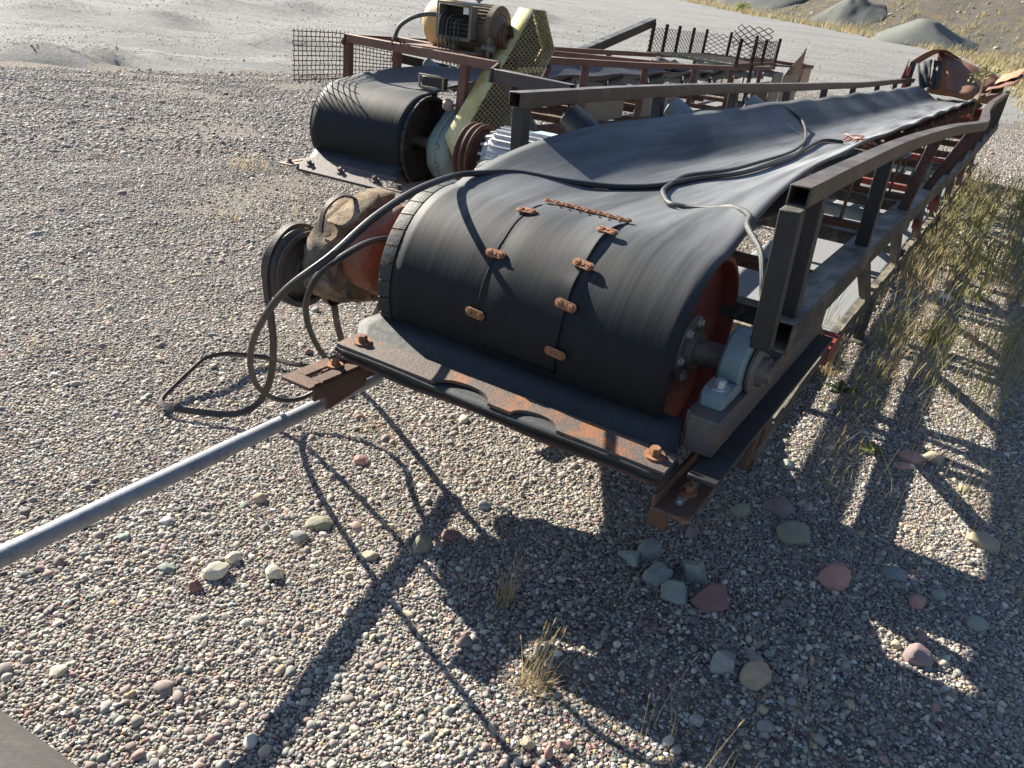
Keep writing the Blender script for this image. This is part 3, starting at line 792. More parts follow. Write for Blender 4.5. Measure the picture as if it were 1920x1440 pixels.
for u in (0.055, 0.955):
    MB().hexbolt(scr(u, 0.056, 0.030), Vector((-0.1, 0, 1)), 0.0165, 0.028, 1.7).build('bolt', ORUST, cbar)
rows = []
for k in range(25):
    u = k / 24; r_ = []
    for j, v in enumerate((-0.004, 0.03, 0.06, 0.098, 0.145, 0.192)):
        w_ = 0.0
        uu = u
        if j >= 3: uu = -0.03 + 1.01 * u if j == 4 else (0.015 + 0.955 * u if j == 5 else u)
        zz = 0.006 + 0.10 * v + (0.62 * max(0, v - 0.098)) + 0.004 * math.sin(u * 9 + j)
        r_.append(scr(uu, v, zz))
    rows.append(r_)
MB().grid(rows).build('scraper_blade', RUB, near, 60, solid=0.012)
MB().grid([[scr(k / 24, v, -0.008 + 0.006 * math.sin(k * 0.8)) for v in (0.010, 0.05, 0.12)] for k in range(25)]).build('scraper_backing', RUB, near, 60, solid=0.010)
MB().grid([[scr(k / 24, v, -0.022 + 0.004 * math.sin(k * 0.6 + 1)) for v in (0.0, 0.05, 0.11)] for k in range(25)]).build('scraper_plate', RUSTY, near, 60, solid=0.006)

# rails, posts, chords and legs of both side trusses
railR = [(-0.135, -0.622, 1.053), (0.52, -0.622, 1.053), (1.40, -0.628, 1.052), (2.14, -0.660, 1.052), (2.90, -0.712, 1.050), (3.45, -0.775, 1.045), (3.85, -0.800, 1.042), (4.6, -0.770, 1.038), (5.6, -0.72, 1.034), (7.8, -0.67, 1.030), (10.4, -0.66, 1.032), (12.4, -0.65, 1.035)]
railL = [(0.545, 0.642, 1.070), (1.5, 0.642, 1.076), (2.65, 0.646, 1.073), (3.5, 0.650, 1.064), (4.8, 0.648, 1.050), (6.2, 0.650, 1.040), (7.45, 0.650, 1.028), (8.9, 0.648, 1.030), (10.2, 0.650, 1.036), (12.0, 0.648, 1.036)]
def at_x(line, a):
    for p, q in zip(line, line[1:]):
        if a <= q[0]:
            t = (a - p[0]) / (q[0] - p[0]); return Vector(p).lerp(Vector(q), t)
    return Vector(line[-1])
MB().poly_tube(smoothpts(railR, 4), 0.052, 0.052).build('top_rail', BROWNP, near, 30, 0.004)
MB().poly_tube(smoothpts(railL, 4), 0.055, 0.058).build('top_rail', BROWNP, near, 30, 0.004)
chordR = [(0.02, -0.622, 0.645), (1.3, -0.622, 0.640), (2.6, -0.624, 0.618), (3.8, -0.626, 0.592), (5.0, -0.63, 0.565), (7.0, -0.635, 0.545), (12.4, -0.635, 0.54)]
chordL = [(0.02, 0.622, 0.645), (1.3, 0.622, 0.640), (2.6, 0.624, 0.618), (3.8, 0.626, 0.592), (5.0, 0.63, 0.57), (7.0, 0.635, 0.56), (12.4, 0.635, 0.55)]
MB().poly_tube(chordR, 0.098, 0.088).build('side_chord', CHORDP, near, 30, 0.004)
MB().poly_tube(chordL, 0.098, 0.088).build('side_chord', CHORDP, near, 30, 0.004)
for (a, mat, wd) in ((-0.16, BLACKP, 0.050), (0.075, BLACKP, 0.056), (1.22, BLACKP, 0.056), (2.40, MAROON, 0.05), (3.45, MAROON, 0.05), (4.65, MAROON, 0.05), (5.9, MAROON, 0.05), (7.2, MAROON, 0.05), (8.5, BROWNP, 0.05), (9.8, BROWNP, 0.05), (11.1, BROWNP, 0.05), (12.3, BROWNP, 0.05)):
    t_ = at_x(railR, max(a, -0.1)); c_ = at_x(chordR, max(a, 0.05)); zb = c_.z + 0.044
    if a < 0: zb = 0.655
    lean = 0.0 if a < 3 else 0.0
    MB().bar((a + 0.03, c_.y - 0.008, zb), (a, t_.y, t_.z - 0.026), 0.052, wd, (1, 0, 0)).build('post', mat, near, 30, 0.003)
for a in (0.60, 1.97, 3.25, 4.6, 5.95, 7.35, 8.87, 10.3, 11.7):
    t_ = at_x(railL, a); c_ = at_x(chordL, a)
    MB().bar((a + 0.01, c_.y, c_.z + 0.044), (a, t_.y, t_.z - 0.029), 0.054, 0.056, (1, 0, 0)).build('post', BLACKP if a < 2.5 else BROWNP, near, 30, 0.003)
botR = [(0.40, -0.600, 0.02), (0.60, -0.590, 0.05), (1.2, -0.575, 0.055), (2.2, -0.570, 0.05), (3.0, -0.580, 0.045), (5.0, -0.585, 0.02), (12.2, -0.60, 0.0)]
for sgn in (-1, 1):
    pts = [(p[0], p[1] * -sgn, p[2]) for p in botR] if sgn > 0 else botR
    mb = MB(); pts = [Vector(p) for p in pts]
    for p, q in zip(pts, pts[1:]):
        mb.bar(p, q, 0.010, 0.060, (0, 0, 1)); o_ = Vector((0, 0.03 * (1 if sgn < 0 else -1), -0.026)); mb.bar(p + o_, q + o_, 0.060, 0.010, (0, 0, 1))
    mb.build('bottom_chord', CHORDP, near, 30, 0.002)
for sgn in (-1, 1):
    for k, a in enumerate((0.50, 1.62, 2.75, 3.9, 5.1, 6.4, 7.8, 9.3)):
        if sgn > 0 and a < 5: continue
        c_ = at_x(chordR, a); b_ = at_x(botR, a + 1.2); zt = c_.z - 0.044
        mb = MB().bar((a + 1.15, sgn * abs(b_.y), b_.z + 0.01), (a, sgn * (abs(c_.y) - 0.01), zt), 0.008, 0.070, (1, 0, 0))
        mb.bar((a + 1.185, sgn * (abs(b_.y) - 0.03), b_.z + 0.01), (a + 0.035, sgn * (abs(c_.y) - 0.04), zt), 0.058, 0.008, (1, 0, 0))
        mb.build('diagonal_brace', RUSTY if k == 0 else CHORDP, near, 30, 0.002)
    for a in (2.9, 6.6, 10.6):
        b_ = at_x(botR, a); MB().bar((a, sgn * abs(b_.y), b_.z), (a + 0.03, sgn * abs(b_.y), -0.28), 0.06, 0.06, (1, 0, 0)).box(a - 0.08, a + 0.12, sgn * abs(b_.y) - 0.09, sgn * abs(b_.y) + 0.09, -0.262, -0.235).build('leg', CHORDP, near, 30, 0.002)
# upright straps from the take-up channel down to the bottom chord
for sgn in (-1, 1):
    for a in (0.33, 0.47):
        if sgn > 0: continue
        MB().bar((a, sgn * 0.60, 0.41), (a + 0.06, sgn * 0.59, 0.03), 0.012, 0.07, (1, 0, 0)).build('strap', RUSTY, near, 30, 0.002)
# box bracket on the right bottom chord
MB().box(1.66, 1.92, -0.580, -0.450, 0.075, 0.083).box(1.66, 1.92, -0.588, -0.580, -0.01, 0.083).box(1.66, 1.668, -0.580, -0.42, -0.01, 0.075).build('channel_bracket', DULLRED, near, 30, 0.002)
# cross members
for a, z_ in ((0.30, 0.60), (1.75, 0.60), (3.1, 0.565), (4.6, 0.53), (5.9, 0.52), (7.2, 0.51), (8.6, 0.51), (10.0, 0.51)):
    MB().bar((a, -0.575, z_), (a, 0.575, z_), 0.075, 0.060).build('cross_member', CHORDP, near, 30, 0.003)
for a in (1.75, 4.4, 7.2):
    MB().bar((a, -0.57, 0.03), (a, 0.57, 0.03), 0.06, 0.05).build('cross_member', CHORDP, near, 30, 0.003)

# carrying idlers: bracket, centre roller and two wing rollers
def make_idler(parent, hw, flat, zc, theta, y_out, rr, mat_r, mat_b):
    mb = MB().bar((0, -y_out - 0.02, zc - 0.235), (0, y_out + 0.02, zc - 0.235), 0.070, 0.012).bar((0.03, -y_out - 0.02, zc - 0.262), (0.03, y_out + 0.02, zc - 0.262), 0.010, 0.05)
    for sgn in (-1, 1):
        mb.bar((0.0, sgn * flat * 1.08, zc - 0.235), (0, sgn * flat * 1.08, zc - rr - 0.01), 0.05, 0.010, (1, 0, 0))
        if sgn > 0: mb.bar((0.0, y_out, zc - 0.235), (0, y_out + 0.015, zc + 0.10), 0.010, 0.055, (1, 0, 0))
        else: mb.bar((0.0, -hw * 0.86, zc - 0.235), (0, -hw * 0.88, zc + 0.02), 0.010, 0.055, (1, 0, 0))
    o = mb.build('idler', mat_b, parent, 30, 0.002)
    MB().lathe((0, -flat * 0.98, zc - rr - 0.01), Y_, [(0, 0), (0, rr * 0.8), (0.006, rr), (flat * 1.95, rr), (flat * 1.96, rr * 0.8), (flat * 1.96, 0)], 18).build('roller', mat_r, o)
    for sgn in (-1, 1):
        d = Vector((0, sgn * math.cos(theta), math.sin(theta))); nrm = Vector((0, -sgn * math.sin(theta), math.cos(theta)))
        p = Vector((0, sgn * flat * 0.95, zc - 0.004)) - nrm * (rr + 0.012) + d * 0.02
        L = ((y_out if sgn > 0 else hw * 0.84) - flat) / math.cos(theta) - 0.005
        MB().lathe(p, d, [(0, 0), (0, rr * 0.8), (0.006, rr), (L - 0.006, rr), (L, rr * 0.86), (L, 0.02), (L + 0.025, 0.018), (L + 0.025, 0)], 18).build('roller', mat_r, o)
    return o
id0 = make_idler(near, 0.457, 0.175, 0.838, math.radians(29), 0.580, 0.058, ROLLM, RUSTY)
id0.location = (NEAR_ST[0], 0, -0.004)
for ch in id0.children:
    if ch.name.startswith('roller'): ch.data.materials[0] = BLACKP
id1 = make_idler(near, 0.457, 0.175, 0.838, math.radians(29), 0.580, 0.058, ROLLM, RUSTY); id1.location = (NEAR_ST[1], 0, -0.004)
copy_of(id1, near, (NEAR_ST[2], -0.05, -0.012))
id2 = make_idler(near, 0.440, 0.175, 0.838, math.radians(29), 0.420, 0.050, RUSTY, RUSTY); id2.location = (NEAR_ST[3], 0, -0.012)
for a in NEAR_ST[4:]:
    copy_of(id2, near, (a, 0, -0.012))
# return idlers in red frames, seen through the right truss
for a in (4.6, 5.6, 8.3):
    o = MB().bar((a, -0.58, 0.33), (a, 0.58, 0.33), 0.07, 0.05).bar((a, -0.57, 0.33), (a, -0.57, 0.19), 0.06, 0.01, (1, 0, 0)).bar((a, 0.57, 0.33), (a, 0.57, 0.19), 0.06, 0.01, (1, 0, 0)).build('return_idler', DULLRED, near, 30, 0.002)
    MB().lathe((a, -0.52, 0.205), Y_, [(0, 0), (0, 0.04), (0.006, 0.05), (1.034, 0.05), (1.04, 0.04), (1.04, 0)], 16).build('roller', ROLLM, o)
# a broad pale ring wheel hanging by the fourth bay
MB().lathe((4.9, -0.46, 0.50), Vector((0.25, 1, 0)), [(-0.02, 0.17), (0.02, 0.17), (0.02, 0.145), (-0.02, 0.145), (-0.02, 0.17)], 28).build('guide_wheel', BEARP, near)

# cross tube on the left of the rail
MB().poly_tube([(1.05, 0.67, 1.085), (1.05, 1.075, 1.098)], 0.055, 0.060).build('cross_tube', BROWNP, near, 30, 0.003)
MB().prism([(-0.04, -0.03), (0.05, -0.03), (0.02, 0.055), (-0.03, 0.03)], (1.05, 1.075, 1.098), X_, Z_, Y_, 0, 0.012).build('tube_end_plate', BROWNP, near)
MB().bar((1.05, 1.0, 1.07), (1.05, 0.66, 0.68), 0.04, 0.04, (1, 0, 0)).build('brace', BROWNP, near, 30, 0.003)

# drive motor on the left truss: finned silver body, double sheave on its outer end
MA, MZ, MR = 0.76, 0.800, 0.118
mb = MB().lathe((MA, 0.42, MZ), Y_, [(0, 0), (0, 0.085), (0.02, 0.100), (0.09, 0.105), (0.09, MR), (0.40, MR), (0.40, 0.108), (0.44, 0.095), (0.445, 0.05), (0.47, 0.04), (0.47, 0)], 40)
mot = mb.build('drive_motor', SILVER, near, 30)
mb = MB()
for k in range(30):
    th = 2 * math.pi * k / 30
    d = Vector((math.sin(th), 0, math.cos(th)))
    mb.bar(Vector((MA, 0.515, MZ)) + d * (MR + 0.006), Vector((MA, 0.815, MZ)) + d * (MR + 0.006), 0.0055, 0.020, d)
for k in range(16):
    th = 2 * math.pi * (k + 0.5) / 16; d = Vector((math.sin(th), 0, math.cos(th)))
    mb.bar(Vector((MA, 0.825, MZ)) + d * 0.085, Vector((MA, 0.862, MZ)) + d * 0.075, 0.010, 0.06, d)
mb.build('cooling_fin', SILVER, mot, 30)
MB().lathe((MA, 0.40, MZ), Y_, [(0, 0.03), (0, 0.11), (0.015, 0.128), (0.10, 0.130), (0.105, 0.120)], 36).build('fan_cowl', SILVER, mot)
def sheave(o, ax, r, wd, grooves, mat, parent, nm='sheave'):
    prof = [(0, 0.02), (0, r * 0.30), (wd * 0.15, r * 0.34), (wd * 0.35, r * 0.80), (0.0, r * 0.86), (0, r)]
    g = wd / grooves
    for i in range(grooves):
        prof += [(g * (i + 0.12), r), (g * (i + 0.38), r * 0.87), (g * (i + 0.62), r * 0.87), (g * (i + 0.88), r)]
    prof += [(wd, r), (wd, r * 0.86), (wd * 0.65, r * 0.80), (wd * 0.85, r * 0.34), (wd, r * 0.30), (wd * 1.1, r * 0.28), (wd * 1.1, 0.02)]
    return MB().lathe(o, ax, prof, 40).build(nm, mat, parent, 30)
sheave((MA, 0.905, MZ - 0.015), Y_, 0.140, 0.066, 2, SHEAVE, mot)
MB().cyl((MA, 0.88, MZ), (MA, 0.985, MZ), 0.022, 16).build('motor_shaft', SHAFTM, mot)
MB().box(MA - 0.175, MA - 0.105, 0.60, 0.72, 0.735, 0.845).build('terminal_box', RUSTY, mot, 30, 0.004)
MB().sweep(smoothpts([(MA - 0.15, 0.725, 0.79), (MA - 0.15, 0.77, 0.795), (MA - 0.155, 0.815, 0.77), (MA - 0.16, 0.83, 0.70), (MA - 0.15, 0.83, 0.60)], 5), 0.018, 10).build('conduit', HOSE, mot)
MB().box(MA - 0.14, MA + 0.16, 0.45, 0.86, 0.655, 0.668).box(MA - 0.13, MA - 0.08, 0.48, 0.84, 0.668, 0.715).box(MA + 0.08, MA + 0.13, 0.48, 0.84, 0.668, 0.715).build('motor_base', RUSTY, mot, 30, 0.003)
MB().box(MA - 0.03, MA + 0.05, 0.56, 0.66, MZ + MR + 0.012, MZ + MR + 0.018).build('nameplate', PLATE, mot)
mb = MB()
for k in range(5):
    mb.sweep(smoothpts([(MA - 0.176, 0.66 + 0.012 * k, 0.78), (MA - 0.21, 0.67 + 0.02 * k, 0.775 - 0.01 * k), (MA - 0.23 - 0.006 * k, 0.69 + 0.02 * k, 0.74 + 0.012 * k)], 4), 0.0028, 5)
mb.build('lead_wire', COPPER, mot)

# shaft-mounted gear reducer caked with dirt, orange paint on its inner half
def hull2(c1, r1, c2, r2, n=14, extra=()):
    pts = []
    for c, r in ((c1, r1), (c2, r2)):
        for k in range(n):
            th = 2 * math.pi * k / n; pts.append((c[0] + r * math.cos(th), c[1] + r * math.sin(th)))
    pts += list(extra)
    pts = sorted(set(pts))
    def half(ps):
        h = []
        for p in ps:
            while len(h) > 1 and (h[-1][0] - h[-2][0]) * (p[1] - h[-2][1]) - (h[-1][1] - h[-2][1]) * (p[0] - h[-2][0]) <= 0: h.pop()
            h.append(p)
        return h
    a, b = half(pts), half(pts[::-1]); return a[:-1] + b[:-1]
def lumpy(o, amp, sc_, cuts=3, seed=0):
    """subdivide and push the surface about: cast-iron housings under caked dirt"""
    me = o.data; bm = bmesh.new(); bm.from_mesh(me)
    bmesh.ops.triangulate(bm, faces=[f for f in bm.faces if len(f.verts) > 4])
    bmesh.ops.subdivide_edges(bm, edges=[e for e in bm.edges if e.calc_length() > 0.03], cuts=cuts, use_grid_fill=True)
    from mathutils import noise as mn
    for v in bm.verts:
        q = v.co * sc_ + Vector((seed, seed * 1.7, 0))
        v.co += mn.noise_vector(q) * amp + mn.noise_vector(q * 2.7) * amp * 0.45 + mn.noise_vector(q * 7.0) * amp * 0.16
    bm.to_mesh(me); bm.free(); me.set_sharp_from_angle(angle=math.radians(50)); me.polygons.foreach_set('use_smooth', [True] * len(me.polygons))
red_poly = hull2((-0.055, 0.50), 0.150, (-0.235, 0.535), 0.135, 14, [(-0.20, 0.748), (-0.10, 0.755)])
red = MB().prism(red_poly, (0, 0, 0), X_, Z_, Y_, 0.735, 0.865, 0.022).build('gear_reducer', DIRT, near, 50); lumpy(red, 0.015, 15, 5, 1.0)
o_ = MB().prism(hull2((-0.02, 0.53), 0.160, (-0.17, 0.58), 0.130, 14, [(-0.10, 0.760), (-0.02, 0.745)]), (0, 0, 0), X_, Z_, Y_, 0.615, 0.733, 0.014).build('reducer_flange', ORANGEP, red, 50); lumpy(o_, 0.006, 11, 2, 3.0)
MB().lathe((-0.075, 0.865, 0.415), Y_, [(-0.02, 0.075), (0.012, 0.075), (0.016, 0.066), (0.010, 0.056), (0.012, 0.045), (0.022, 0.042), (0.024, 0.0)], 28).build('seal_ring', DIRT, red)
for (a, z_, r_) in ((-0.155, 0.735, 0.014), (-0.03, 0.735, 0.014), (0.075, 0.69, 0.015), (0.10, 0.60, 0.013), (-0.245, 0.70, 0.013)):
    MB().hexbolt((a, 0.69, z_ - 0.01), Vector((a + 0.05, 0, z_ - 0.55)).normalized() * 0.7 + Y_ * 0.7, r_, 0.024, 1.5).build('bolt', RUSTY, red)
MB().lathe((-0.02, 0.745, 0.63), Y_, [(-0.03, 0.055), (0.02, 0.055), (0.024, 0.045), (0.024, 0.0)], 24).build('bearing_cap', ORANGEP, red)
for (a, z_) in ((0.10, 0.64), (0.12, 0.52), (0.09, 0.42), (0.00, 0.375), (-0.10, 0.40)):
    MB().hexbolt((a - 0.015, 0.735, z_), Y_, 0.011, 0.020, 1.4).build('bolt', RUSTY, red)
MB().prism([(-0.30, 0.70), (-0.13, 0.79), (-0.04, 0.785), (-0.05, 0.73), (-0.22, 0.66)], (0, 0, 0), X_, Z_, Y_, 0.70, 0.80, 0.012).build('inspection_cover', DIRT, red, 50)
MB().lathe((-0.20, 0.862, 0.395), Y_, [(-0.02, 0.05), (0.010, 0.05), (0.014, 0.04), (0.014, 0)], 20).build('bearing_cap', DIRT, red)
MB().lathe((-0.255, 0.86, 0.615), Y_, [(-0.02, 0.030), (0.016, 0.030), (0.020, 0.022), (0.020, 0)], 16).build('plug', DIRT, red)
MB().cyl((-0.305, 0.85, 0.50), (-0.305, 0.99, 0.50), 0.028, 18).build('input_shaft', SHAFTM, red)
sheave((-0.305, 0.880, 0.500), Y_, 0.142, 0.085, 2, DKSHEAVE, red)
MB().sweep(smoothpts([(-0.315, 0.805, 0.66), (-0.30, 0.80, 0.74), (-0.235, 0.79, 0.780), (-0.17, 0.775, 0.76), (-0.135, 0.76, 0.70), (-0.11, 0.745, 0.60), (-0.06, 0.74, 0.47), (-0.035, 0.76, 0.36), (-0.03, 0.80, 0.27)], 6), 0.01, flat=(0.020, 0.008), up=(0.3, 1, 0.2)).build('torque_strap', VBELT, red)

red.location = (0.105, 0.10, -0.045)  # reducer and its sheave pushed back along the camera's line of sight

# tail: red pulley frame, rusted hood and flaps
MB().lathe((11.9, -0.44, 0.55), Y_, [(0, 0), (0, 0.24), (0.88, 0.24), (0.88, 0)], 32).build('tail_pulley', REDP, near)
for b in (-0.60, 0.60):
    MB().box(11.0, 12.4, b - 0.03, b + 0.03, 0.60, 0.70).build('tail_bearing_frame', REDP, near, 30, 0.003)
MB().bar((11.2, 0.66, 0.62), (11.45, 0.68, 1.22), 0.05, 0.05, (1, 0, 0)).prism([(0, 0), (0.34, 0.0), (0.30, 0.30)], (11.05, 0.70, 1.02), X_, Z_, Y_, 0, 0.01).build('tail_stand', REDP, near)
MB().box(8.4, 8.75, 0.50, 0.62, 0.86, 0.90).build('skirt_clamp', REDP, near, 30, 0.003)
def quad_sheet(name, c, mat, n=9, bul=0.0, solid=0.008):
    """sheet through four corners, bulged and a little buckled"""
    c = [Vector(p) for p in c]; rows = []; nr = (c[1] - c[0]).cross(c[3] - c[0]).normalized()
    for i in range(n):
        u = i / (n - 1); r_ = []
        for k in range(n):
            v = k / (n - 1); p = c[0].lerp(c[1], u).lerp(c[3].lerp(c[2], u), v)
            r_.append(p + nr * (bul * math.sin(math.pi * v) + (0.030 if name == 'tail_hood' else 0.012) * math.sin(7 * u + 3 * v) * math.sin(5 * v + 1) + 0.010 * math.sin(13 * u - 4 * v)))
        rows.append(r_)
    return MB().grid(rows).build(name, mat, near, 50, solid=solid)
quad_sheet('tail_hood', [(12.0, 0.44, 1.505), (12.0, -0.55, 1.20), (11.3, -0.33, 0.93), (11.3, 0.10, 0.985)], HOOD, 13, -0.07)
quad_sheet('tail_hood', [(12.0, 0.44, 1.505), (12.0, -0.55, 1.20), (13.2, -0.55, 0.80), (13.2, 0.55, 0.85)], HOOD, 9, 0.10)
rows = []
for i in range(9):
    u = i / 8
    rows.append([Vector((11.55 + 0.45 * u, 0.69 - 0.40 * v - 0.05 * u, 1.30 + 0.20 * math.sin(math.pi * 0.5 * min(1, v * 1.25)) - 0.02 * u)) for v in [k / 8 for k in range(9)]])
MB().grid(rows).build('tail_hood', HOOD, near, 50, solid=0.008)
quad_sheet('hood_curtain', [(11.5, 0.60, 1.28), (11.5, 0.42, 1.36), (11.35, 0.32, 1.00), (11.35, 0.44, 0.94)], RUB, 9, -0.04, 0.012)
quad_sheet('hood_curtain', [(11.6, 0.40, 1.36), (11.6, 0.27, 1.33), (11.4, 0.20, 0.98), (11.4, 0.33, 0.96)], worn('brown_black_rubber', (0.028, 0.022, 0.020), (0.055, 0.042, 0.036)), 9, -0.05, 0.012)
MB().box(11.5, 11.56, 0.62, 0.70, 0.60, 1.30).build('hood_support', BLACKP, near, 30, 0.004)
quad_sheet('hood_flap', [(12.3, -0.50, 1.27), (12.3, -0.80, 1.40), (11.6, -0.72, 1.27), (11.6, -0.46, 1.14)], HOODO, 5, 0.01)
quad_sheet('hood_flap', [(11.9, -0.44, 1.14), (11.9, -0.82, 1.33), (11.2, -0.72, 1.17), (11.2, -0.40, 1.05)], HOOD, 5, 0.01)
quad_sheet('hood_flap', [(11.7, -0.34, 1.04), (11.7, -0.60, 1.10), (10.9, -0.58, 1.02), (10.9, -0.30, 0.95)], RUSTY, 5, 0.01)
quad_sheet('tail_apron', [(11.5, 0.20, 0.86), (11.5, -0.42, 0.86), (10.6, -0.40, 0.82), (11.0, 0.10, 0.82)], RUB, 7, 0.03)
# ====================================================================== FAR CONVEYOR
far = empty('belt_conveyor', FAR_O, FAR_RZ)
tag(far, 'rusty brown belt conveyor standing behind, with yellow belt guard and brown motor on top', 'conveyor', 'scrapped belt conveyors in the yard')
FZ, FRR = 0.505, 0.3016
FAR_ST = [0.9, 2.2, 3.5, 4.8, 6.2, 7.6, 9.0]
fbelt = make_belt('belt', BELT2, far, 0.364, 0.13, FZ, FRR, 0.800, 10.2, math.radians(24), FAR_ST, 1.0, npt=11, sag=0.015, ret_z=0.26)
drum = MB().lathe((0, 0, FZ), Y_, [(0.40, 0.10), (0.40, 0.285), (-0.385, 0.290), (-0.392, 0.290), (-0.392, 0.282), (-0.30, 0.275), (-0.29, 0.03)], 60)
fp = drum.build('head_pulley', worn('black_rust_drum', (0.030, 0.020, 0.016), (0.060, 0.038, 0.028), (0.12, 0.075, 0.05), (0.58, 0.72), 6, 4, (0.7, 0.9)), far, 40)
for i in range(26):                                          # lagging teeth showing at the belt's right edge
    th0 = 2 * math.pi * i / 26; rows = []
    for q in range(4):
        th = th0 + 2 * math.pi / 26 * 0.85 * q / 3
        def pt(r, y, dth): return Vector((-r * math.sin(th + dth), y, FZ + r * math.cos(th + dth)))
        rows.append([pt(0.285, -0.392, 0), pt(0.300, -0.392, 0), pt(0.300, -0.33, 0.05), pt(0.285, -0.33, 0.05)])
    MB().grid(rows).build('lagging_strip', LAG, fp, 30)
MB().cyl((0, -0.46, FZ), (0, -0.29, FZ), 0.036, 20).build('shaft', SHAFTM, fp)
MB().cyl((0, 0.40, FZ), (0, 0.52, FZ), 0.036, 20).build('shaft', worn('tan_shaft_cap', (0.42, 0.34, 0.20), (0.52, 0.44, 0.28)), fp)
MB().bar((-0.06, -0.30, FZ - 0.05), (0.17, -0.30, FZ + 0.03), 0.02, 0.05, (0, 1, 0)).build('drum_rib', DARK, fp)

# scraper of the far conveyor
def scf(u, v, z):
    p = Vector((-0.455, 0.372, 0.235)).lerp(Vector((-0.500, -0.420, 0.245)), u); return Vector((p.x + v, p.y, p.z + z))
bar2 = worn('grey_brown_bar', (0.075, 0.058, 0.055), (0.125, 0.098, 0.092), (0.10, 0.05, 0.032), (0.58, 0.7), 8, 5, (0.6, 0.85))
top = [scf(u, v, 0.016 + 0.60 * v) for u, v in ((0, 0), (0, 0.11), (1, 0.11), (1, 0))]; bot = [p - Vector((0, 0, 0.012)) for p in top]
cb2 = MB().add(top + bot, [(0, 1, 2, 3), (7, 6, 5, 4), (0, 4, 5, 1), (1, 5, 6, 2), (2, 6, 7, 3), (3, 7, 4, 0)]).build('clamp_bar', bar2, far)
for u in (0.10, 0.45, 0.83):
    MB().hexbolt(scf(u, 0.055, 0.050), Vector((-0.5, 0, 1)), 0.017, 0.030, 1.7).build('bolt', bar2, cb2)
MB().grid([[scf(0.02 + 0.96 * k / 16, v, 0.004 + 0.60 * v + 0.35 * max(0, v - 0.13)) for v in (0.0, 0.05, 0.10, 0.145, 0.185)] for k in range(17)]).build('scraper_blade', RUB, far, 60, solid=0.010)
for sgn in (-1, 1):
    y0, y1 = (-0.53, -0.42) if sgn < 0 else (0.375, 0.49)
    ym = (y0 + y1) / 2
    mb = MB().box(-0.50, -0.40, y0, y1, 0.262, 0.274).box(-0.16, -0.08, y0, y1, 0.262, 0.274).box(-0.40, -0.16, y0, ym - 0.012, 0.262, 0.274).box(-0.40, -0.16, ym + 0.012, y1, 0.262, 0.274)
    mb.bar((-0.30, ym, 0.262), (-0.28, ym, 0.17), 0.012, 0.06, (0, 1, 0))
    o = mb.build('end_bracket', worn('pale_rusty_plate', (0.24, 0.17, 0.13), (0.33, 0.25, 0.20), (0.18, 0.10, 0.06), (0.56, 0.7), 8, 6), far, 30, 0.002)
    MB().hexbolt((-0.45, ym, 0.274), Z_, 0.016, 0.028, 1.7).build('bolt', bar2, o)

# truss
fr_l = [(0.30, 0.57, 1.055), (0.9, 0.57, 1.050), (1.8, 0.57, 1.040), (3.75, 0.57, 1.018), (7.3, 0.57, 0.98), (10.3, 0.57, 0.975)]
fr_r = [(0.06, -0.575, 1.055), (0.5, -0.56, 1.055), (1.25, -0.56, 1.045), (3.4, -0.56, 1.000), (6.0, -0.56, 0.965), (8.5, -0.56, 0.93), (10.2, -0.56, 0.93)]
MB().poly_tube(fr_l, 0.055, 0.055).build('top_rail', PRIMER, far, 30, 0.004)
MB().poly_tube(fr_r, 0.055, 0.055).build('top_rail', PRIMER, far, 30, 0.004)
fch = [(0.1, 0, 0.60), (2.3, 0, 0.52), (3.4, 0, 0.47), (6, 0, 0.44), (10.2, 0, 0.43)]
for sgn in (-1, 1):
    MB().poly_tube([(a, sgn * 0.56, z_ - 0.05) for a, _, z_ in fch], 0.07, 0.11).build('side_chord', RUSTY, far, 30, 0.004)
for a in (0.32, 0.92, 2.05, 3.55, 5.4, 7.3, 9.3):
    t_ = at_x(fr_l, a); MB().bar((a, 0.57, at_x(fch, a).z), (a, t_.y, t_.z - 0.027), 0.055, 0.055, (1, 0, 0)).build('post', PRIMER, far, 30, 0.003)
for a in (0.09, 0.82, 2.08, 3.62, 5.42, 7.28, 9.2):
    t_ = at_x(fr_r, a); MB().bar((a, -0.56, at_x(fch, a).z), (a, t_.y, t_.z - 0.027), 0.055, 0.055, (1, 0, 0)).build('post', PRIMER, far, 30, 0.003)
for a in (1.6, 2.9, 4.4, 6.0, 7.8, 9.6):
    for sgn in (-1, 1):
        z_ = at_x(fch, a).z - 0.10; g_ = 0.0
        MB().bar((a, sgn * 0.56, z_), (a + 0.04, sgn * 0.58, -0.28), 0.06, 0.06, (1, 0, 0)).build('leg', RUSTY, far, 30, 0.003)
for a in (1.2, 2.6, 4.0, 5.6, 7.2, 9.0):
    z_ = at_x(fch, a).z - 0.05; MB().bar((a, -0.53, z_), (a, 0.53, z_), 0.07, 0.06).build('cross_member', RUSTY, far, 30, 0.003)
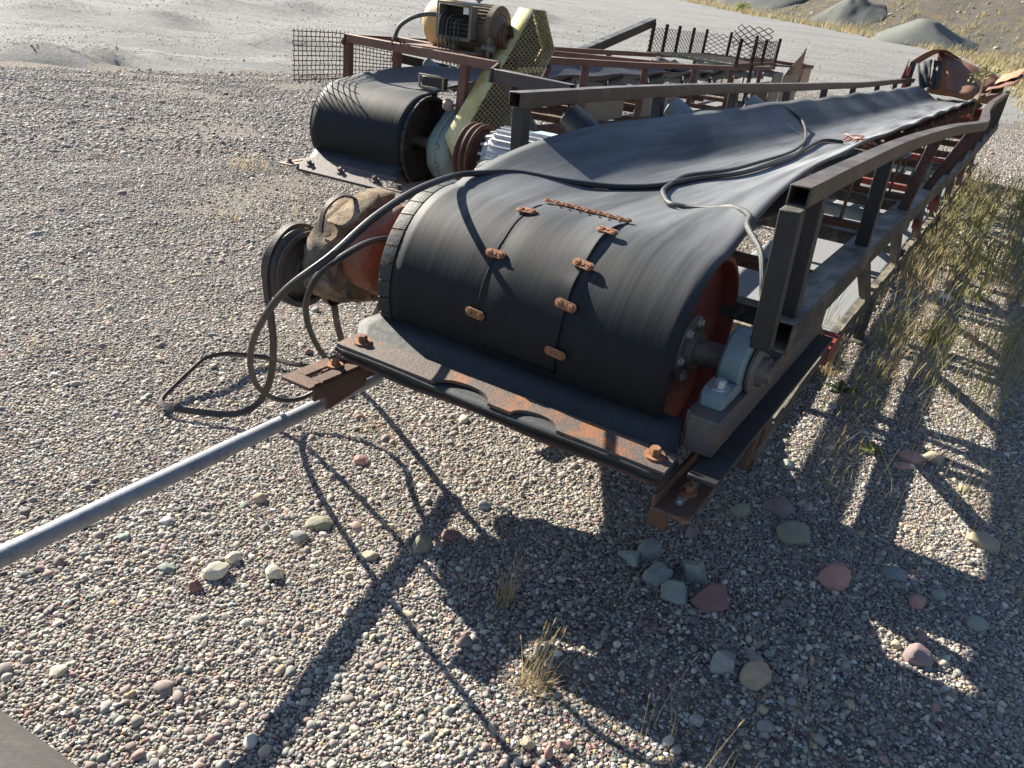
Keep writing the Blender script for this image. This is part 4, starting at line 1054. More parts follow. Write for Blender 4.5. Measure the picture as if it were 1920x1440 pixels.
# crossbeams and the motor platform
MB().bar((0.30, 0.545, 1.057), (-0.035, -0.88, 1.050), 0.055, 0.058).build('crossbeam', PRIMER, far, 30, 0.004)
MB().bar((0.92, 0.545, 1.052), (0.50, -0.75, 1.050), 0.055, 0.055).build('crossbeam', PRIMER, far, 30, 0.004)
MB().bar((2.9, 0.54, 1.028), (1.2, 0.0, 1.03), 0.05, 0.05).bar((1.2, 0.0, 1.03), (0.9, -0.10, 1.05), 0.05, 0.05).build('brace', PRIMER, far, 30, 0.003)
MB().bar((2.05, 0.54, 1.03), (5.0, -0.53, 0.985), 0.05, 0.05).build('brace', PRIMER, far, 30, 0.003)
MB().bar((1.35, -0.545, 1.01), (1.0, -0.54, 0.60), 0.07, 0.07, (1, 0, 0)).build('brace', MAROON, far, 30, 0.003)
MB().box(0.12, 0.62, -0.62, -0.08, 1.083, 1.092).build('motor_plate', PRIMER, far, 30, 0.002)
for b in (-0.05, -0.02, 0.05):
    MB().cyl((0.14, b, 1.06), (0.14, b, 1.115), 0.006, 8).build('stud', RUSTY, far)

# brown motor
FM = Vector((0.40, 0, 1.235)); R_ = 0.135
mb = MB().lathe((FM.x, -0.66, FM.z), Y_, [(0, 0.02), (0.0, 0.06), (0.03, 0.10), (0.045, 0.132), (0.06, R_), (0.38, R_), (0.385, 0.10)], 40)
fm = mb.build('motor', MOTBR, far, 30)
MB().lathe((FM.x, -0.28, FM.z), Y_, [(0, 0.135), (0.0, 0.150), (0.012, 0.156), (0.06, 0.157), (0.062, 0.153), (0.12, 0.152), (0.165, 0.140), (0.19, 0.115), (0.20, 0.08), (0.20, 0.0)], 44).build('fan_cowl', TANC, fm)
mb = MB()
for k in range(34):
    th = 2 * math.pi * k / 34; d = Vector((math.sin(th), 0, math.cos(th)))
    mb.bar(Vector((FM.x, -0.595, FM.z)) + d * (R_ + 0.004), Vector((FM.x, -0.285, FM.z)) + d * (R_ + 0.004), 0.006, 0.020, d)
mb.build('cooling_fin', MOTBR, fm, 30)
MB().lathe((FM.x, -0.635, FM.z), Y_, [(0, 0.10), (0, 0.150), (0.04, 0.153), (0.045, 0.13)], 36).build('end_bell', MOTBR, fm)
# open terminal box with its leads hanging out
TB0 = len(far.children_recursive)
bx = FM.x - 0.225
mb = MB().box(bx, bx + 0.10, -0.455, -0.215, 1.165, 1.172).box(bx, bx + 0.10, -0.455, -0.215, 1.353, 1.360).box(bx, bx + 0.10, -0.455, -0.447, 1.172, 1.353).box(bx, bx + 0.10, -0.223, -0.215, 1.172, 1.353).box(bx + 0.085, bx + 0.10, -0.447, -0.223, 1.172, 1.353)
mb.box(bx - 0.004, bx, -0.470, -0.455, 1.150, 1.375).box(bx - 0.004, bx, -0.215, -0.200, 1.150, 1.375).box(bx - 0.004, bx, -0.455, -0.215, 1.150, 1.165).box(bx - 0.004, bx, -0.455, -0.215, 1.360, 1.375)
tb = mb.build('terminal_box', worn('grey_brown_box', (0.12, 0.105, 0.085), (0.19, 0.165, 0.135), (0.06, 0.04, 0.03), (0.58, 0.7), 12, 8), fm, 30, 0.002)
MB().grid([[Vector((bx + 0.083, -0.445 + 0.22 * i, 1.174 + 0.176 * k)) for k in range(2)] for i in range(2)]).build('box_back', DARK, tb)
MB().box(bx + 0.02, bx + 0.05, -0.43, -0.39, 1.31, 1.35).build('plug', WHITEP, tb)
r_ = random.Random(5)
for k in range(6):
    y0 = -0.25 - 0.03 * k; drop = r_.uniform(0.06, 0.16)
    MB().sweep(smoothpts([(bx + 0.07, y0 - 0.02, 1.30), (bx + 0.01, y0, 1.315 - 0.01 * k), (bx - 0.025, y0 + 0.01, 1.25), (bx - 0.03, y0 + 0.005, 1.20 - drop * 0.5), (bx - 0.028, y0 - 0.004, 1.185 - drop)], 4), 0.0055, 6).build('lead_wire', CABLE if k % 2 else HOSE, tb)
    MB().cyl((bx - 0.028, y0 - 0.004, 1.19 - drop), (bx - 0.028, y0 - 0.008, 1.135 - drop), 0.012, 10, 0.006).build('wire_nut', WHITEP, tb)
MB().box(FM.x - 0.05, FM.x + 0.06, -0.50, -0.38, FM.z + R_ + 0.008, FM.z + R_ + 0.014).build('nameplate', PLATE, fm)
MB().sweep([(FM.x + 0.02, -0.44, FM.z + R_), (FM.x + 0.02, -0.44, FM.z + R_ + 0.03)], 0.012, 10).lathe((FM.x + 0.02, -0.44, FM.z + R_ + 0.055), Vector((1, 0.5, 0)), [(-0.008, 0.020), (0.008, 0.020), (0.008, 0.034), (-0.008, 0.034), (-0.008, 0.020)], 18).build('lifting_eye', SHAFTM, fm)
MB().sweep(smoothpts([(bx + 0.05, -0.275, 1.285), (bx + 0.03, -0.20, 1.285), (bx - 0.01, -0.10, 1.255), (bx - 0.05, -0.02, 1.19), (bx - 0.06, 0.015, 1.10)], 5), 0.014, 10).build('conduit', HOSE, fm)
MB().cyl((bx + 0.05, -0.290, 1.285), (bx + 0.05, -0.255, 1.285), 0.021, 8).build('conduit_fitting', ZINC, fm)
mb = MB()
for b in (-0.55, -0.34):
    mb.box(FM.x - 0.12, FM.x + 0.12, b - 0.03, b + 0.03, 1.092, 1.125)
mb.build('motor_foot', MOTBR, fm, 30, 0.003)
MB().cyl((FM.x - 0.16, -0.60, 1.13), (FM.x - 0.14, -0.68, 1.12), 0.022, 10).cyl((FM.x - 0.15, -0.64, 1.06), (FM.x - 0.15, -0.64, 1.17), 0.012, 8).hexbolt((FM.x - 0.15, -0.64, 1.165), Z_, 0.018, 0.028).build('tension_screw', SHAFTM, fm)

tb.location = (0, -0.075, 0)

# yellow belt guard: folded sheet edge, back plate, expanded metal face
GP = [(-0.16, 0.602), (0.665, 1.385), (0.835, 1.385), (1.06, 1.135), (0.24, 0.325), (0.03, 0.345)]
GY0, GY1 = -0.735, -0.615
mb = MB(); n = len(GP)
for i in range(n):
    p, q = GP[i], GP[(i + 1) % n]
    mb.add([(p[0], GY0, p[1]), (q[0], GY0, q[1]), (q[0], GY1, q[1]), (p[0], GY1, p[1])], [(0, 1, 2, 3)])
gd = mb.build('belt_guard', YELLOW, far, 20, solid=0.005)
MB().prism([(x * 0.985 + 0.006, z_ * 0.99 + 0.008) for x, z_ in GP], (0, 0, 0), X_, Z_, Y_, GY1 - 0.012, GY1 - 0.006).build('guard_back', worn('dull_back_plate', (0.055, 0.048, 0.035), (0.09, 0.08, 0.055)), gd)
def inside(pt, poly):
    c = False; j = len(poly) - 1
    for i in range(len(poly)):
        if (poly[i][1] > pt[1]) != (poly[j][1] > pt[1]) and pt[0] < (poly[j][0] - poly[i][0]) * (pt[1] - poly[i][1]) / (poly[j][1] - poly[i][1]) + poly[i][0]: c = not c
        j = i
    return c
def expanded(o, ex, ey, w_, h_, lw, lh, t, poly=None, warp=None, hole=None):
    """expanded metal: rows of zigzag strands over a w x h sheet, lw x lh diamonds"""
    o, ex, ey = Vector(o), Vector(ex).normalized(), Vector(ey).normalized(); nz = ex.cross(ey)
    mb = MB(); nr = int(h_ / lh) + 1; nc = int(w_ / (lw / 2)) + 1
    for r in range(nr + 1):
        for sg in (0, 1):
            for c in range(nc):
                u0, u1 = c * lw / 2, (c + 1) * lw / 2
                ph = (c + sg) % 2
                v0 = r * lh + (0 if ph == 0 else lh / 2) * (1 if sg == 0 else 1); v1 = r * lh + (lh / 2 if ph == 0 else 0)
                if sg == 1: v0, v1 = r * lh + (lh / 2 if c % 2 == 0 else lh), r * lh + (lh if c % 2 == 0 else lh / 2)
                else: v0, v1 = r * lh + (lh / 2 if c % 2 == 0 else 0), r * lh + (0 if c % 2 == 0 else lh / 2)
                mid = ((u0 + u1) / 2, (v0 + v1) / 2)
                if u1 > w_ + 1e-6 or max(v0, v1) > h_ + 1e-6: continue
                if poly and not inside(mid, poly): continue
                if hole and hole(*mid): continue
                def P_(u, v):
                    q = o + ex * u + ey * v
                    return q + warp(u, v) if warp else q
                mb.bar(P_(u0, v0), P_(u1, v1), t, t * 0.6, nz)
    return mb
expanded((-0.18, GY0 + 0.002, 0.30), X_, Z_, 1.27, 1.10, 0.066, 0.034, 0.0062, [(x + 0.18, z_ - 0.30) for x, z_ in GP]).build('expanded_mesh', OLIVEM, gd, 0)
def zb(t, z0): return z0
MB().box(0.52, 0.92, GY0 + 0.004, GY0 + 0.020, 0.985, 1.020).build('guard_strap', YELLOW, gd)
sheave((FM.x, -0.70, FM.z - 0.03), Y_, 0.075, 0.06, 2, SHEAVE, fm)
sheave((0.14, -0.70, 0.52), Y_, 0.16, 0.06, 2, SHEAVE, far)

# grey-green shaft-mounted reducer
gp = hull2((0.06, 0.47), 0.185, (0.16, 0.62), 0.13, 14, [(-0.02, 0.30), (0.22, 0.28)])
fg = MB().prism(gp, (0, 0, 0), X_, Z_, Y_, -0.60, -0.43, 0.03).build('gear_reducer', GREEN, far, 50); lumpy(fg, 0.006, 9, 2, 5.0)
MB().prism(hull2((0.06, 0.47), 0.20, (0.16, 0.62), 0.145, 14, [(-0.03, 0.28), (0.24, 0.26)]), (0, 0, 0), X_, Z_, Y_, -0.525, -0.505, 0.003).build('split_flange', GREEN, fg, 50)
for (a, z_) in ((-0.13, 0.52), (-0.12, 0.40), (-0.03, 0.285), (0.03, 0.66), (0.10, 0.755), (0.23, 0.73)):
    MB().hexbolt((a, -0.53, z_), -Y_, 0.014, 0.02, 1.4).build('bolt', GREEN, fg)
MB().lathe((0.12, -0.60, 0.66), -Y_, [(0, 0.085), (0.03, 0.08), (0.036, 0.06), (0.036, 0)], 28).build('bearing_cap', worn('red_brown_cap', (0.11, 0.05, 0.04), (0.17, 0.08, 0.06)), fg)
MB().lathe((0.03, -0.50, 0.745), Vector((-0.3, -0.2, 1)), [(0, 0.035), (0.04, 0.035), (0.055, 0.022), (0.055, 0)], 16).build('breather_plug', worn('pinkish_cap', (0.28, 0.19, 0.16), (0.36, 0.26, 0.22)), fg)
MB().bar((0.14, -0.60, 0.80), (0.62, -0.52, 0.93), 0.02, 0.05, (1, 0, 0)).build('torque_arm', PRIMER, fg)
MB().bar((0.10, -0.60, 0.30), (0.16, -0.68, 0.18), 0.015, 0.05, (1, 0, 0)).bar((0.13, -0.60, 0.30), (0.22, -0.66, 0.18), 0.015, 0.04, (1, 0, 0)).build('reducer_foot', SHAFTM, fg)

# work light on a stalk above the pulley
wl = MB().box(0.165, 0.235, -0.360, -0.190, 0.842, 0.905).build('work_light', CABLE, far, 30, 0.006)
mb = MB()
for z_ in (0.835, 0.912): mb.box(0.150, 0.165, -0.370, -0.180, z_ - 0.006, z_ + 0.006)
for b in (-0.370, -0.180): mb.box(0.150, 0.165, b - 0.006, b + 0.006, 0.829, 0.918)
mb.box(0.165, 0.24, -0.372, -0.178, 0.822, 0.834)
mb.build('light_frame', worn('pale_rusty_frame', (0.27, 0.21, 0.16), (0.38, 0.31, 0.25), (0.18, 0.09, 0.05), (0.55, 0.7), 14, 9), wl, 30, 0.002)
MB().box(0.19, 0.22, -0.29, -0.26, 0.74, 0.828).box(0.10, 0.24, -0.40, -0.25, 0.735, 0.748).build('light_bracket', BLACKP, wl)

# woven wire guard panel on the left posts
mb = MB(); r_ = random.Random(2)
x0, x1, z0, z1 = -0.20, 1.02, 0.775, 1.090
nv, nh = 29, 11
for i in range(nv):
    a = x0 + (x1 - x0) * i / (nv - 1) + r_.uniform(-.003, .003)
    tz = z1 - 0.085 * sstep((a - 0.2) / 0.8)
    mb.sweep([(a + 0.004 * math.sin(k * 2.2 + i), 0.612 + 0.003 * (1 if (k + i) % 2 else -1), z0 - 0.012 + (tz + 0.012 - z0 + 0.012) * k / 10) for k in range(11)], 0.0030, 5)
for j in range(nh):
    z_ = z0 + (z1 - 0.006 - z0) * j / (nh - 1)
    pts = [(x0 - 0.012 + (x1 - x0 + 0.024) * k / 28, 0.612 + 0.003 * (-1 if (k + j) % 2 else 1), z0 + (z_ - z0) * (1 - 0.27 * sstep((x0 + (x1 - x0) * k / 28 - 0.2) / 0.8))) for k in range(29)]
    mb.sweep(pts, 0.0034, 5)
wm = tag(mb.build('woven_wire', MESHR, far, 0), kind='stuff')
MB().hexbolt((0.275, 0.575, 1.03), -X_, 0.016, 0.02, 1.4).build('bolt', RUSTY, far)

# idlers and long cover plate lying under the belt
idf = make_idler(far, 0.364, 0.13, 0.806, math.radians(24), 0.45, 0.05, ROLLM, RUSTY); idf.location = (FAR_ST[0] + 0.3, 0, 0)
for a in FAR_ST[1:]: copy_of(idf, far, (a + 0.2, 0, 0))
# black belly sheets round the feed end, and the loose belt end rising under the cage
MB().grid([[Vector((6.7 + 0.5 * t, -0.36 + 0.8 * k / 8, 0.80 + 0.13 * (k / 8) ** 2 + 0.05 * math.sin(math.pi * t))) for k in range(9)] for t in np.linspace(0, 1, 6)]).build('skirt_rubber', RUB, far, 60, solid=0.012)
MB().grid([[Vector((6.1 + 0.35 * t, 0.40 - 0.05 * t, 0.78 + 0.15 * k)) for k in range(2)] for t in np.linspace(0, 1, 4)]).build('skirt_rubber', RUB, far, 60, solid=0.012)
# expanded-metal cage over the feed end
cage_y = [0.72, 0.42, 0.10, -0.20, -0.575]
MB().bar((7.3, 0.74, 1.0), (7.3, -0.59, 0.985), 0.04, 0.03).build('cage_frame', worn('mossy_angle', (0.16, 0.15, 0.075), (0.24, 0.225, 0.12), (0.12, 0.06, 0.04), (0.55, 0.7)), far, 30)
MB().bar((10.2, 0.74, 1.0), (10.2, -0.57, 1.0), 0.05, 0.05).build('cage_frame', MAROON, far, 30)
MB().bar((7.3, -0.58, 0.985), (10.2, -0.56, 1.0), 0.05, 0.05).build('cage_frame', MAROON, far, 30)
for (a, b, h) in ((7.3, 0.72, 1.40), (7.95, 0.735, 1.40), (8.6, 0.735, 1.40), (9.4, 0.735, 1.40), (10.2, 0.735, 1.40), (10.2, 0.30, 1.40), (10.2, -0.15, 1.40), (7.3, -0.578, 1.33), (8.3, -0.57, 1.31), (9.0, -0.57, 1.36), (10.1, -0.56, 1.39)):
    MB().bar((a, b, 0.98), (a + 0.03, b, h), 0.045, 0.012, (0, 1, 0)).bar((a + 0.02, b - 0.016, 0.98), (a + 0.05, b - 0.016, h), 0.010, 0.035, (0, 1, 0)).build('cage_post', MAROON, far, 30)
expanded((10.2, 0.74, 1.0), Vector((0, -1, 0)), Z_, 1.30, 0.37, 0.13, 0.070, 0.0085).build('expanded_mesh', MESHD, far, 0)
expanded((7.3, 0.74, 1.0), X_, Z_, 2.9, 0.37, 0.16, 0.062, 0.0075).build('expanded_mesh', MESHD, far, 0)
expanded((7.32, 0.74, 1.008), Vector((0, -1, 0)), X_, 1.32, 2.8, 0.12, 0.13, 0.011, hole=lambda u, v: u > 0.9 and v > 1.2).build('expanded_mesh', MESHD, far, 0)
expanded((8.05, -0.575, 1.0), X_, Z_, 2.1, 0.36, 0.15, 0.062, 0.0075, hole=lambda u, v: u < 0.3 and v > 0.26).build('expanded_mesh', MESHD, far, 0)
expanded((8.0, -0.30, 1.22), Vector((0.55, -0.8, 0)), Vector((0.15, 0.1, 1)), 0.62, 0.32, 0.13, 0.085, 0.011, [(0, 0.02), (0.5, 0.0), (0.62, 0.22), (0.58, 0.32), (0.05, 0.30)], warp=lambda u, v: Vector((0.03 * math.sin(9 * v), 0.03 * math.sin(7 * u), 0))).build('expanded_mesh', MESHD, far, 0)
# corrugated cover, fine screens and rusty plates at the tail
rows = []
for k in range(60):
    t = k / 59; rows.append([Vector((10.25 + 1.7 * t, y, 0.955 - 0.03 * t + 0.022 * abs(math.sin(t * 13)))) for y in (0.60, 0.2, -0.2, -0.60)])
MB().grid(rows).build('corrugated_cover', RUSTY, far, 40, solid=0.006)
fine = worn('fine_rusty_screen', (0.13, 0.085, 0.065), (0.20, 0.135, 0.105))
expanded((11.2, -0.58, 0.78), X_, Z_, 1.75, 0.52, 0.05, 0.036, 0.0115, [(0.0, 0.0), (1.75, 0.0), (1.72, 0.52), (1.3, 0.36), (0.5, 0.16)]).build('expanded_mesh', fine, far, 0)
expanded((13.0, -0.58, 0.62), X_, Z_, 1.2, 0.30, 0.07, 0.045, 0.010).build('expanded_mesh', fine, far, 0)
for (p, q) in (((12.9, -0.56, 0.45), (13.2, -0.56, 0.98)), ((12.6, 0.4, 0.98), (12.9, -0.56, 0.95)), ((12.9, -0.56, 0.96), (14.4, -0.56, 0.92))):
    MB().bar(p, q, 0.06, 0.05, (1, 0.2, 0)).build('tail_frame', MAROON, far, 30)
for (a0, a1, z0_, z1_, mt) in ((8.7, 10.0, 0.32, 0.72, RUSTY), (10.1, 11.0, 0.25, 0.85, worn('weathered_grey_plate', (0.13, 0.115, 0.10), (0.20, 0.18, 0.155))), (11.1, 12.8, 0.25, 0.80, worn('tan_brown_plate', (0.17, 0.13, 0.10), (0.23, 0.18, 0.145)))):
    MB().box(a0, a1, -0.600, -0.590, z0_, z1_).build('side_plate', mt, far, 30)
for (a, z_) in ((9.0, 0.9), (9.8, 0.88), (10.6, 0.9), (11.4, 0.86)):
    MB().lathe((a, -0.5, z_ - 0.08), Y_, [(0, 0), (0, 0.055), (1.0, 0.055), (1.0, 0)], 16).build('roller', ROLLM, far)
MB().box(8.3, 8.36, -0.62, -0.57, -0.25, 0.98).build('leg', CHORDP, far, 30)
# leaning black tube on the far side
MB().poly_tube([(3.3, 0.78, 0.66), (7.5, 0.80, 1.405)], 0.11, 0.11, 0.008).build('folded_leg', BLACKP, far, 30, 0.004)
MB().poly_tube([(1.2, 0.80, 0.90), (2.5, 0.66, 0.74)], 0.07, 0.07, 0.006).build('folded_leg', BLACKP, far, 30, 0.004)
# skids on the ground
for sgn in (-1, 1):
    MB().box(1.2, 10.0, sgn * 0.58 - 0.04, sgn * 0.58 + 0.04, -0.28, -0.19).build('skid', RUSTY, far, 30, 0.004)
# pale timber skirt boards under the right rail
for (a0, a1, z0_, z1_) in ((2.35, 3.3, 0.50, 0.74), (3.7, 5.1, 0.46, 0.66)):
    MB().box(a0, a1, -0.51, -0.485, z0_, z1_).build('skirt_board', worn('weathered_board', (0.19, 0.165, 0.13), (0.28, 0.245, 0.195), None, scale=9, stretch=(1, 1, 9)), far, 30, 0.003)

# ====================================================================== LOOSE THINGS ROUND THE CONVEYORS
# pipe
p0, p1 = near_w(-0.05, 0.758, 0.048), near_w(-2.15, 0.491, 0.224)
d_ = (p1 - p0).normalized()
pipe = empty('steel_pipe', p1); tag(pipe, 'long straight galvanised steel pipe sticking out from under the front scraper', 'pipe')
o = MB().lathe(p0 - p1, d_, [(0, 0.023), (0, 0.0245), ((p1 - p0).length, 0.0245), ((p1 - p0).length, 0.0205), (0, 0.0205)], 28).build('tube', GALV, pipe)
o = MB().lathe(p0 - p1 + d_ * 0.30, d_, [(0, 0.024), (0.003, 0.028), (0.06, 0.028), (0.063, 0.024)], 28).build('coupling', GALV, pipe)
q = p1 - d_ * 0.10
blk = MB().box(-0.16, 0.16, -0.07, 0.07, -0.02, 0.215).box(-0.15, 0.17, -0.065, 0.075, 0.217, q.z - 0.03).build('timber_block', worn('grey_timber', (0.17, 0.145, 0.115), (0.26, 0.225, 0.18), None, scale=7, stretch=(1, 8, 8)), None, 30, 0.004)
blk.location = (q.x, q.y, 0); blk.rotation_euler = (0, 0, math.radians(-20)); tag(blk, 'grey timber blocking added out of frame to prop the far end of the pipe', 'timber')  # support added out of view to hold up the pipe end

# black cable over the belt, hanging in loops beside the reducer
A1 = [(3.297, -0.097, 0.850), (3.175, 0.0, 0.850), (2.567, -0.034, 0.848), (2.106, -0.075, 0.848), (1.729, -0.072, 0.848), (1.306, -0.052, 0.848), (0.969, 0.018, 0.849), (0.667, 0.052, 0.849), (0.475, 0.138, 0.850), (0.31, 0.268, 0.864), (0.205, 0.39, 0.878), (0.08, 0.46, 0.875)]
A2 = [(-0.028, 0.486, 0.872), (-0.322, 0.403, 0.878), (-0.565, 0.348, 0.845), (-0.722, 0.348, 0.77), (-0.779, 0.444, 0.67), (-0.733, 0.594, 0.53), (-0.619, 0.788, 0.35), (-0.498, 0.949, 0.17), (-0.355, 1.084, -0.01), (-0.219, 1.139, -0.13), (-0.132, 1.111, -0.15), (-0.058, 1.064, -0.11), (-0.018, 1.008, -0.04), (-0.049, 0.949, 0.02), (-0.121, 0.927, 0.07), (-0.189, 0.908, 0.13), (-0.312, 0.844, 0.27), (-0.412, 0.768, 0.41), (-0.469, 0.695, 0.51), (-0.467, 0.646, 0.59), (-0.413, 0.609, 0.64), (-0.258, 0.642, 0.65), (-0.12, 0.675, 0.63), (0.02, 0.74, 0.56)]
cab = empty('power_cable', near_w(0, 0, 0.85)); tag(cab, 'black power cable trailing along the belt and drooping in loops by the gear reducer', 'cable')
def rel(pts, e): return [near_w(*p) - e.location for p in pts]
MB().sweep(smoothpts(rel(A1 + A2, cab), 7), 0.0105, 10).build('cable_sheath', CABLE, cab)
r_ = random.Random(9)
for k in range(9):
    st = near_w(3.29, -0.097, 0.853) - cab.location
    pts = [st, st + Vector((r_.uniform(0, .06), r_.uniform(-.03, .03), r_.uniform(0.01, .05))), st + Vector((r_.uniform(0.03, .14), r_.uniform(-.07, .05), r_.uniform(0.02, .06))), st + Vector((r_.uniform(0.02, .20), r_.uniform(-.10, .06), r_.uniform(-0.005, .02)))]
    MB().sweep(smoothpts(pts, 5), 0.0035, 5).build('frayed_strand', COPPER, cab)
# grease hose
B1 = [(3.45, 0.53, 0.97), (3.60, 0.455, 0.985), (3.70, 0.36, 0.948), (3.651, 0.25, 0.890), (3.143, 0.10, 0.850), (2.625, 0.012, 0.849), (2.227, -0.018, 0.849), (1.797, -0.015, 0.849), (1.36, 0.0, 0.849), (1.005, 0.062, 0.850), (0.776, 0.036, 0.850), (0.600, 0.0, 0.852), (0.480, -0.055, 0.853), (0.396, -0.110, 0.854), (0.400, -0.171, 0.856), (0.385, -0.255, 0.872), (0.352, -0.336, 0.897), (0.20, -0.43, 0.915), (0.111, -0.457, 0.90), (0.001, -0.534, 0.87), (-0.055, -0.570, 0.82), (-0.075, -0.585, 0.78), (-0.10, -0.605, 0.765), (-0.128, -0.622, 0.756)]
hos = empty('grease_hose', near_w(0.4, -0.1, 0.85)); tag(hos, 'thin grey grease hose curling over the belt edge to the pale blue bearing', 'hose')
MB().sweep(smoothpts(rel(B1, hos), 7), 0.0085, 10).build('hose_tube', HOSE, hos)
e_ = near_w(-0.128, -0.622, 0.756) - hos.location
MB().cyl(e_ + Vector((0.006, 0.008, 0.012)), e_ + Vector((-0.014, -0.018, -0.030)), 0.0125, 12).build('hose_end', SHAFTM, hos)
# V-belt
VB = [(-0.06, 1.025, 0.345), (-0.045, 1.00, 0.27), (0.02, 1.05, 0.17), (0.155, 1.152, 0.01), (0.265, 1.25, -0.14), (0.255, 1.349, -0.215), (0.184, 1.449, -0.215), (0.145, 1.567, -0.215), (0.075, 1.649, -0.20), (-0.052, 1.674, -0.16), (-0.151, 1.674, -0.15), (-0.232, 1.659, -0.17), (-0.334, 1.633, -0.20), (-0.443, 1.578, -0.215), (-0.456, 1.507, -0.215), (-0.416, 1.42, -0.215), (-0.352, 1.304, -0.21), (-0.307, 1.245, -0.195), (-0.24, 1.227, -0.17), (-0.221, 1.191, -0.09), (-0.243, 1.136, 0.02), (-0.291, 1.07, 0.17), (-0.335, 1.03, 0.31), (-0.350, 1.030, 0.44), (-0.320, 1.030, 0.545), (-0.25, 1.030, 0.605), (-0.17, 1.030, 0.605), (-0.085, 1.030, 0.55), (-0.048, 1.03, 0.46), (-0.06, 1.025, 0.345)]
vb = empty('drive_belt', near_w(-0.1, 1.2, -0.25)); tag(vb, 'slack brown V-belt looped off the front sheave and lying twisted on the gravel', 'drive belt')
pts = smoothpts(rel(VB, vb), 6)
MB().sweep(pts, 0.01, flat=(0.024, 0.014), cap=False).build('belt_loop', VBELT, vb)

# belt-wrapped roller in the near left corner
ax = Vector((0.907, -0.422, 0)); ra = Vector((-0.684, 0.406, 0.695))
rl = empty('conveyor_roller', (ra.x, ra.y, 0)); tag(rl, 'dark grey rubber-covered roller cut off by the corner nearest the camera', 'roller')
r0 = Vector((0, 0, ra.z))
GREYR = worn('cracked_grey_rubber', (0.060, 0.057, 0.052), (0.085, 0.080, 0.072), (0.10, 0.095, 0.085), (0.55, 0.7), 5, 4, (0.6, 0.8))
MB().lathe(r0 - ax * 0.42, ax, [(0, 0.05), (0, 0.275), (0.005, 0.28), (0.92, 0.28), (0.925, 0.275), (0.925, 0.05)], 64).build('rubber_cover', GREYR, rl, 40)
mb = MB(); r_ = random.Random(4)
for k in range(26):
    t0 = r_.uniform(-0.40, 0.48); L = r_.uniform(0.05, 0.16); th0 = r_.uniform(-0.9, 1.6); pts = []
    for q in range(7):
        th = th0 + L / 0.28 * q / 6; nrm = Vector((0, 0, 1)) * math.cos(th) + ax.cross(Vector((0, 0, 1))) * math.sin(th)
        pts.append(r0 + ax * (t0 + 0.012 * math.sin(q + k)) + nrm * 0.2803)
    mb.sweep(pts, 0.0012, 4)
tag(mb.build('surface_crack', DARK, rl), kind='stuff')
MB().cyl(r0 - ax * 0.55, r0 + ax * 0.62, 0.03, 20).build('shaft', SHAFTM, rl)
for t in (-0.50, 0.57):
    MB().bar(r0 + ax * t, Vector((r0.x, r0.y, -0.02)) + ax * t, 0.05, 0.08, (1, 0, 0)).build('stand', RUSTY, rl, 30, 0.003)
# ====================================================================== ROCKS
STONES = {
 'cream': stone_mat('cream_stone', (0.44, 0.40, 0.31), (0.60, 0.56, 0.45), (0.30, 0.25, 0.18)),
 'pink': stone_mat('pink_stone', (0.33, 0.19, 0.165), (0.42, 0.26, 0.225)),
 'purple': stone_mat('purple_stone', (0.19, 0.14, 0.145), (0.27, 0.205, 0.205), (0.30, 0.27, 0.25)),
 'olive': stone_mat('olive_stone', (0.20, 0.195, 0.145), (0.30, 0.285, 0.215)),
 'green': stone_mat('green_stone', (0.185, 0.215, 0.195), (0.27, 0.30, 0.275), (0.34, 0.34, 0.31)),
 'grey': stone_mat('grey_stone', (0.22, 0.22, 0.215), (0.33, 0.325, 0.31), (0.42, 0.40, 0.36)),
 'tan': stone_mat('tan_stone', (0.30, 0.245, 0.175), (0.40, 0.335, 0.25), (0.24, 0.20, 0.17)),
 'red': stone_mat('red_stone', (0.20, 0.105, 0.095), (0.28, 0.155, 0.135)),
 'slate': stone_mat('slate_stone', (0.15, 0.175, 0.175), (0.24, 0.265, 0.26), (0.32, 0.31, 0.28)),
}
def stone(name, label, x, y, rx, rz, mat, seed, yaw=0.0, round_=True, dy=None, lift=0.0, group=None, tilt=0.0):
    bm = bmesh.new(); bmesh.ops.create_icosphere(bm, subdivisions=4, radius=1.0)
    r = random.Random(seed); from mathutils import noise as mn
    cuts = [(Vector((r.gauss(0, 1), r.gauss(0, 1), r.gauss(0, 0.8))).normalized(), r.uniform(0.10, 0.36) if round_ else r.uniform(0.22, 0.55)) for _ in range(9 if round_ else 11)]
    off = Vector((seed * 3.1, seed * 1.3, 0))
    for v in bm.verts:
        p = v.co.copy()
        for d, k in cuts:
            h = p.dot(d)
            if h > 1 - k: p -= d * (h - (1 - k)) * (0.88 if round_ else 0.97)
        p *= 1 + 0.11 * mn.noise(p * 1.1 + off) + 0.035 * mn.noise(p * 3.5 + off) + (0.0 if round_ else 0.02 * mn.noise(p * 8 + off))
        v.co = p
    ry = dy if dy else rx * r.uniform(0.72, 0.9)
    for v in bm.verts: v.co = Vector((v.co.x * rx, v.co.y * ry, v.co.z * rz))
    me = bpy.data.meshes.new(name); bm.to_mesh(me); bm.free(); me.materials.append(STONES[mat])
    me.polygons.foreach_set('use_smooth', [True] * len(me.polygons))
    if not round_: me.set_sharp_from_angle(angle=math.radians(28))
    o = bpy.data.objects.new(name, me); COL.objects.link(o)
    o.location = (x, y, gz(x, y) + rz * 0.22 + 0.003 + lift); o.rotation_euler = (r.uniform(-.12, .12) + tilt, r.uniform(-.12, .12), yaw)
    tag(o, label, 'stone', group); return o
